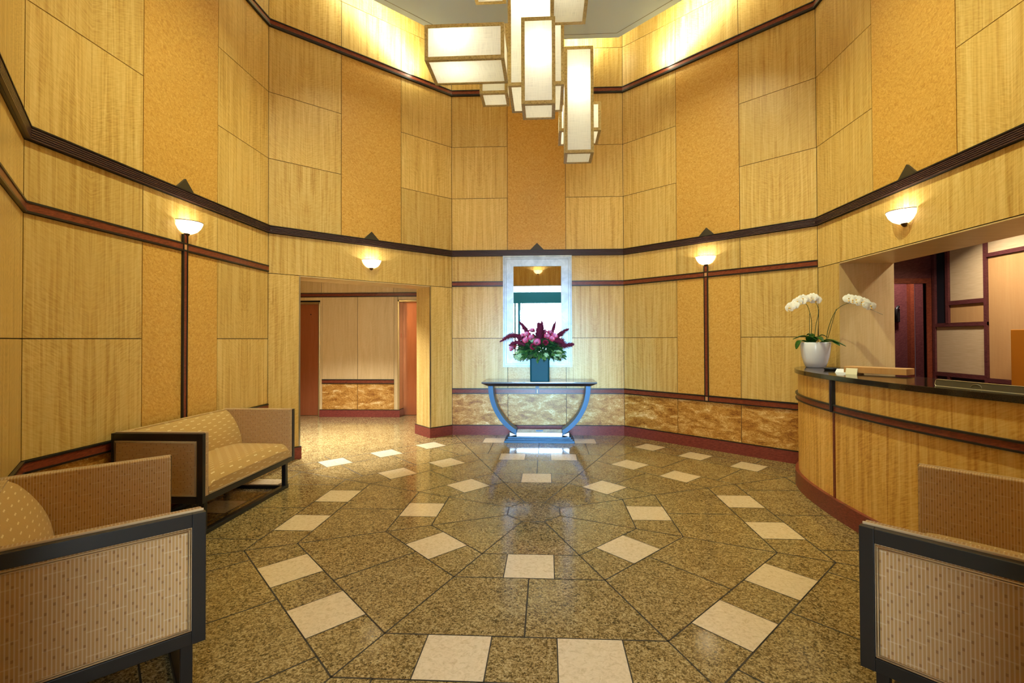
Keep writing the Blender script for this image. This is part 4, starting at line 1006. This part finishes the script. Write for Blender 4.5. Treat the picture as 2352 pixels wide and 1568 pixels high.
# unseen fill lamps added in the slab, aimed at the lower walls
dl0 = None
for i, (x, y, lab, aim, pw) in enumerate(((-.95, -.55, 'front left', (-3.1, .1, .9), 24), (1.0, -.6, 'front right', (3.1, -.3, 1.4), 26), (-.9, .7, 'back left', (-2.25, 2.2, .8), 10), (.9, .7, 'back right', (2.3, 2.25, .8), 17))):
    if dl0 is None:
        dl0 = empty('added_fill_lamp'); mb = MB(); mb.lathe([(.055, 0), (.075, -.004), (.08, 0)], 24); mb.build('trim_ring', [M['white']], dl0, recalc=False); o = dl0
    else: o = copy_tree(dl0)
    o.location = (x, y, SZ - .001); tag(o, 'unseen added downlight at the ' + lab + ' of the ceiling slab', 'fill_lamp', 'unseen ceiling lamps added for fill')
    l_ = area('added_fill_light', (x, y, SZ - .03), (aim[0] - x, aim[1] - y, aim[2] - SZ), .11, .11, pw, WARM, 84, 'DISK')
area('lobby_lamp', (-2.98, 2.68, LC - .01), (0, 0, -1), .14, .14, 42, (.96, .99, 1), 100, 'DISK')
area('lobby_lamp', (-3.4, 2.28, LC - .01), (0, 0, -1), .14, .14, 70, (.96, .99, 1), 112, 'DISK')
area('reception_lamp', (4.25, .9, RC - .01), (0, 0, -1), .12, .12, 16, (1, .92, .78), 130, 'DISK')
area('reception_lamp', (4.1, -.4, RC - .01), (0, 0, -1), .12, .12, 12, (1, .92, .78), 130, 'DISK')
area('corridor_lamp', (4.95, 2.5, RC - .01), (0, 0, -1), .2, .2, 20, (1, .92, .86), 150, 'DISK')
area('daylight', (-.0, -6.4, 1.7), (0, 1, -.115), 1.3, 1.5, 28, (.24, .58, 1), 21)
area('daylight', (-.0, -6.3, 1.7), (0, 1, -.02), 3.0, 3.4, 270, (.88, .96, 1), 140)
w = bpy.data.worlds.new('sky'); sc.world = w; w.use_nodes = True
bg = w.node_tree.nodes['Background']; bg.inputs[0].default_value = (.80, .92, 1, 1); bg.inputs[1].default_value = 1.3

# ------------------------------------------------------------------ camera
cam = bpy.data.cameras.new('camera'); co = bpy.data.objects.new('camera', cam); COL.objects.link(co); sc.camera = co
pitch, roll, yaw = R(.690), R(-.192), R(-2.891)
fw = Vector((math.sin(yaw), math.cos(yaw), 0)); rt = Vector((math.cos(yaw), -math.sin(yaw), 0)); up = Vector((0, 0, 1))
f2 = fw * math.cos(pitch) + up * math.sin(pitch); u2 = up * math.cos(pitch) - fw * math.sin(pitch)
r3 = rt * math.cos(roll) + u2 * math.sin(roll); u3 = u2 * math.cos(roll) - rt * math.sin(roll)
co.matrix_world = Matrix(((r3.x, u3.x, -f2.x, .116), (r3.y, u3.y, -f2.y, -3.959), (r3.z, u3.z, -f2.z, 1.45), (0, 0, 0, 1)))
cam.sensor_width = 36; cam.lens = 36 * 1076.78 / 2352; cam.shift_x = -26.108 / 2352; cam.shift_y = -18.935 / 2352; cam.clip_start = .05

vs_ = sc.view_settings; sc.display_settings.display_device = 'sRGB'
vs_.view_transform = 'Standard'; vs_.look = 'None'; vs_.gamma = 1; vs_.exposure = .35; vs_.use_curve_mapping = False
cy = sc.cycles; cy.max_bounces = 10; cy.diffuse_bounces = 6; cy.glossy_bounces = 5; cy.transparent_max_bounces = 8; cy.sample_clamp_indirect = 6; cy.use_denoising = True
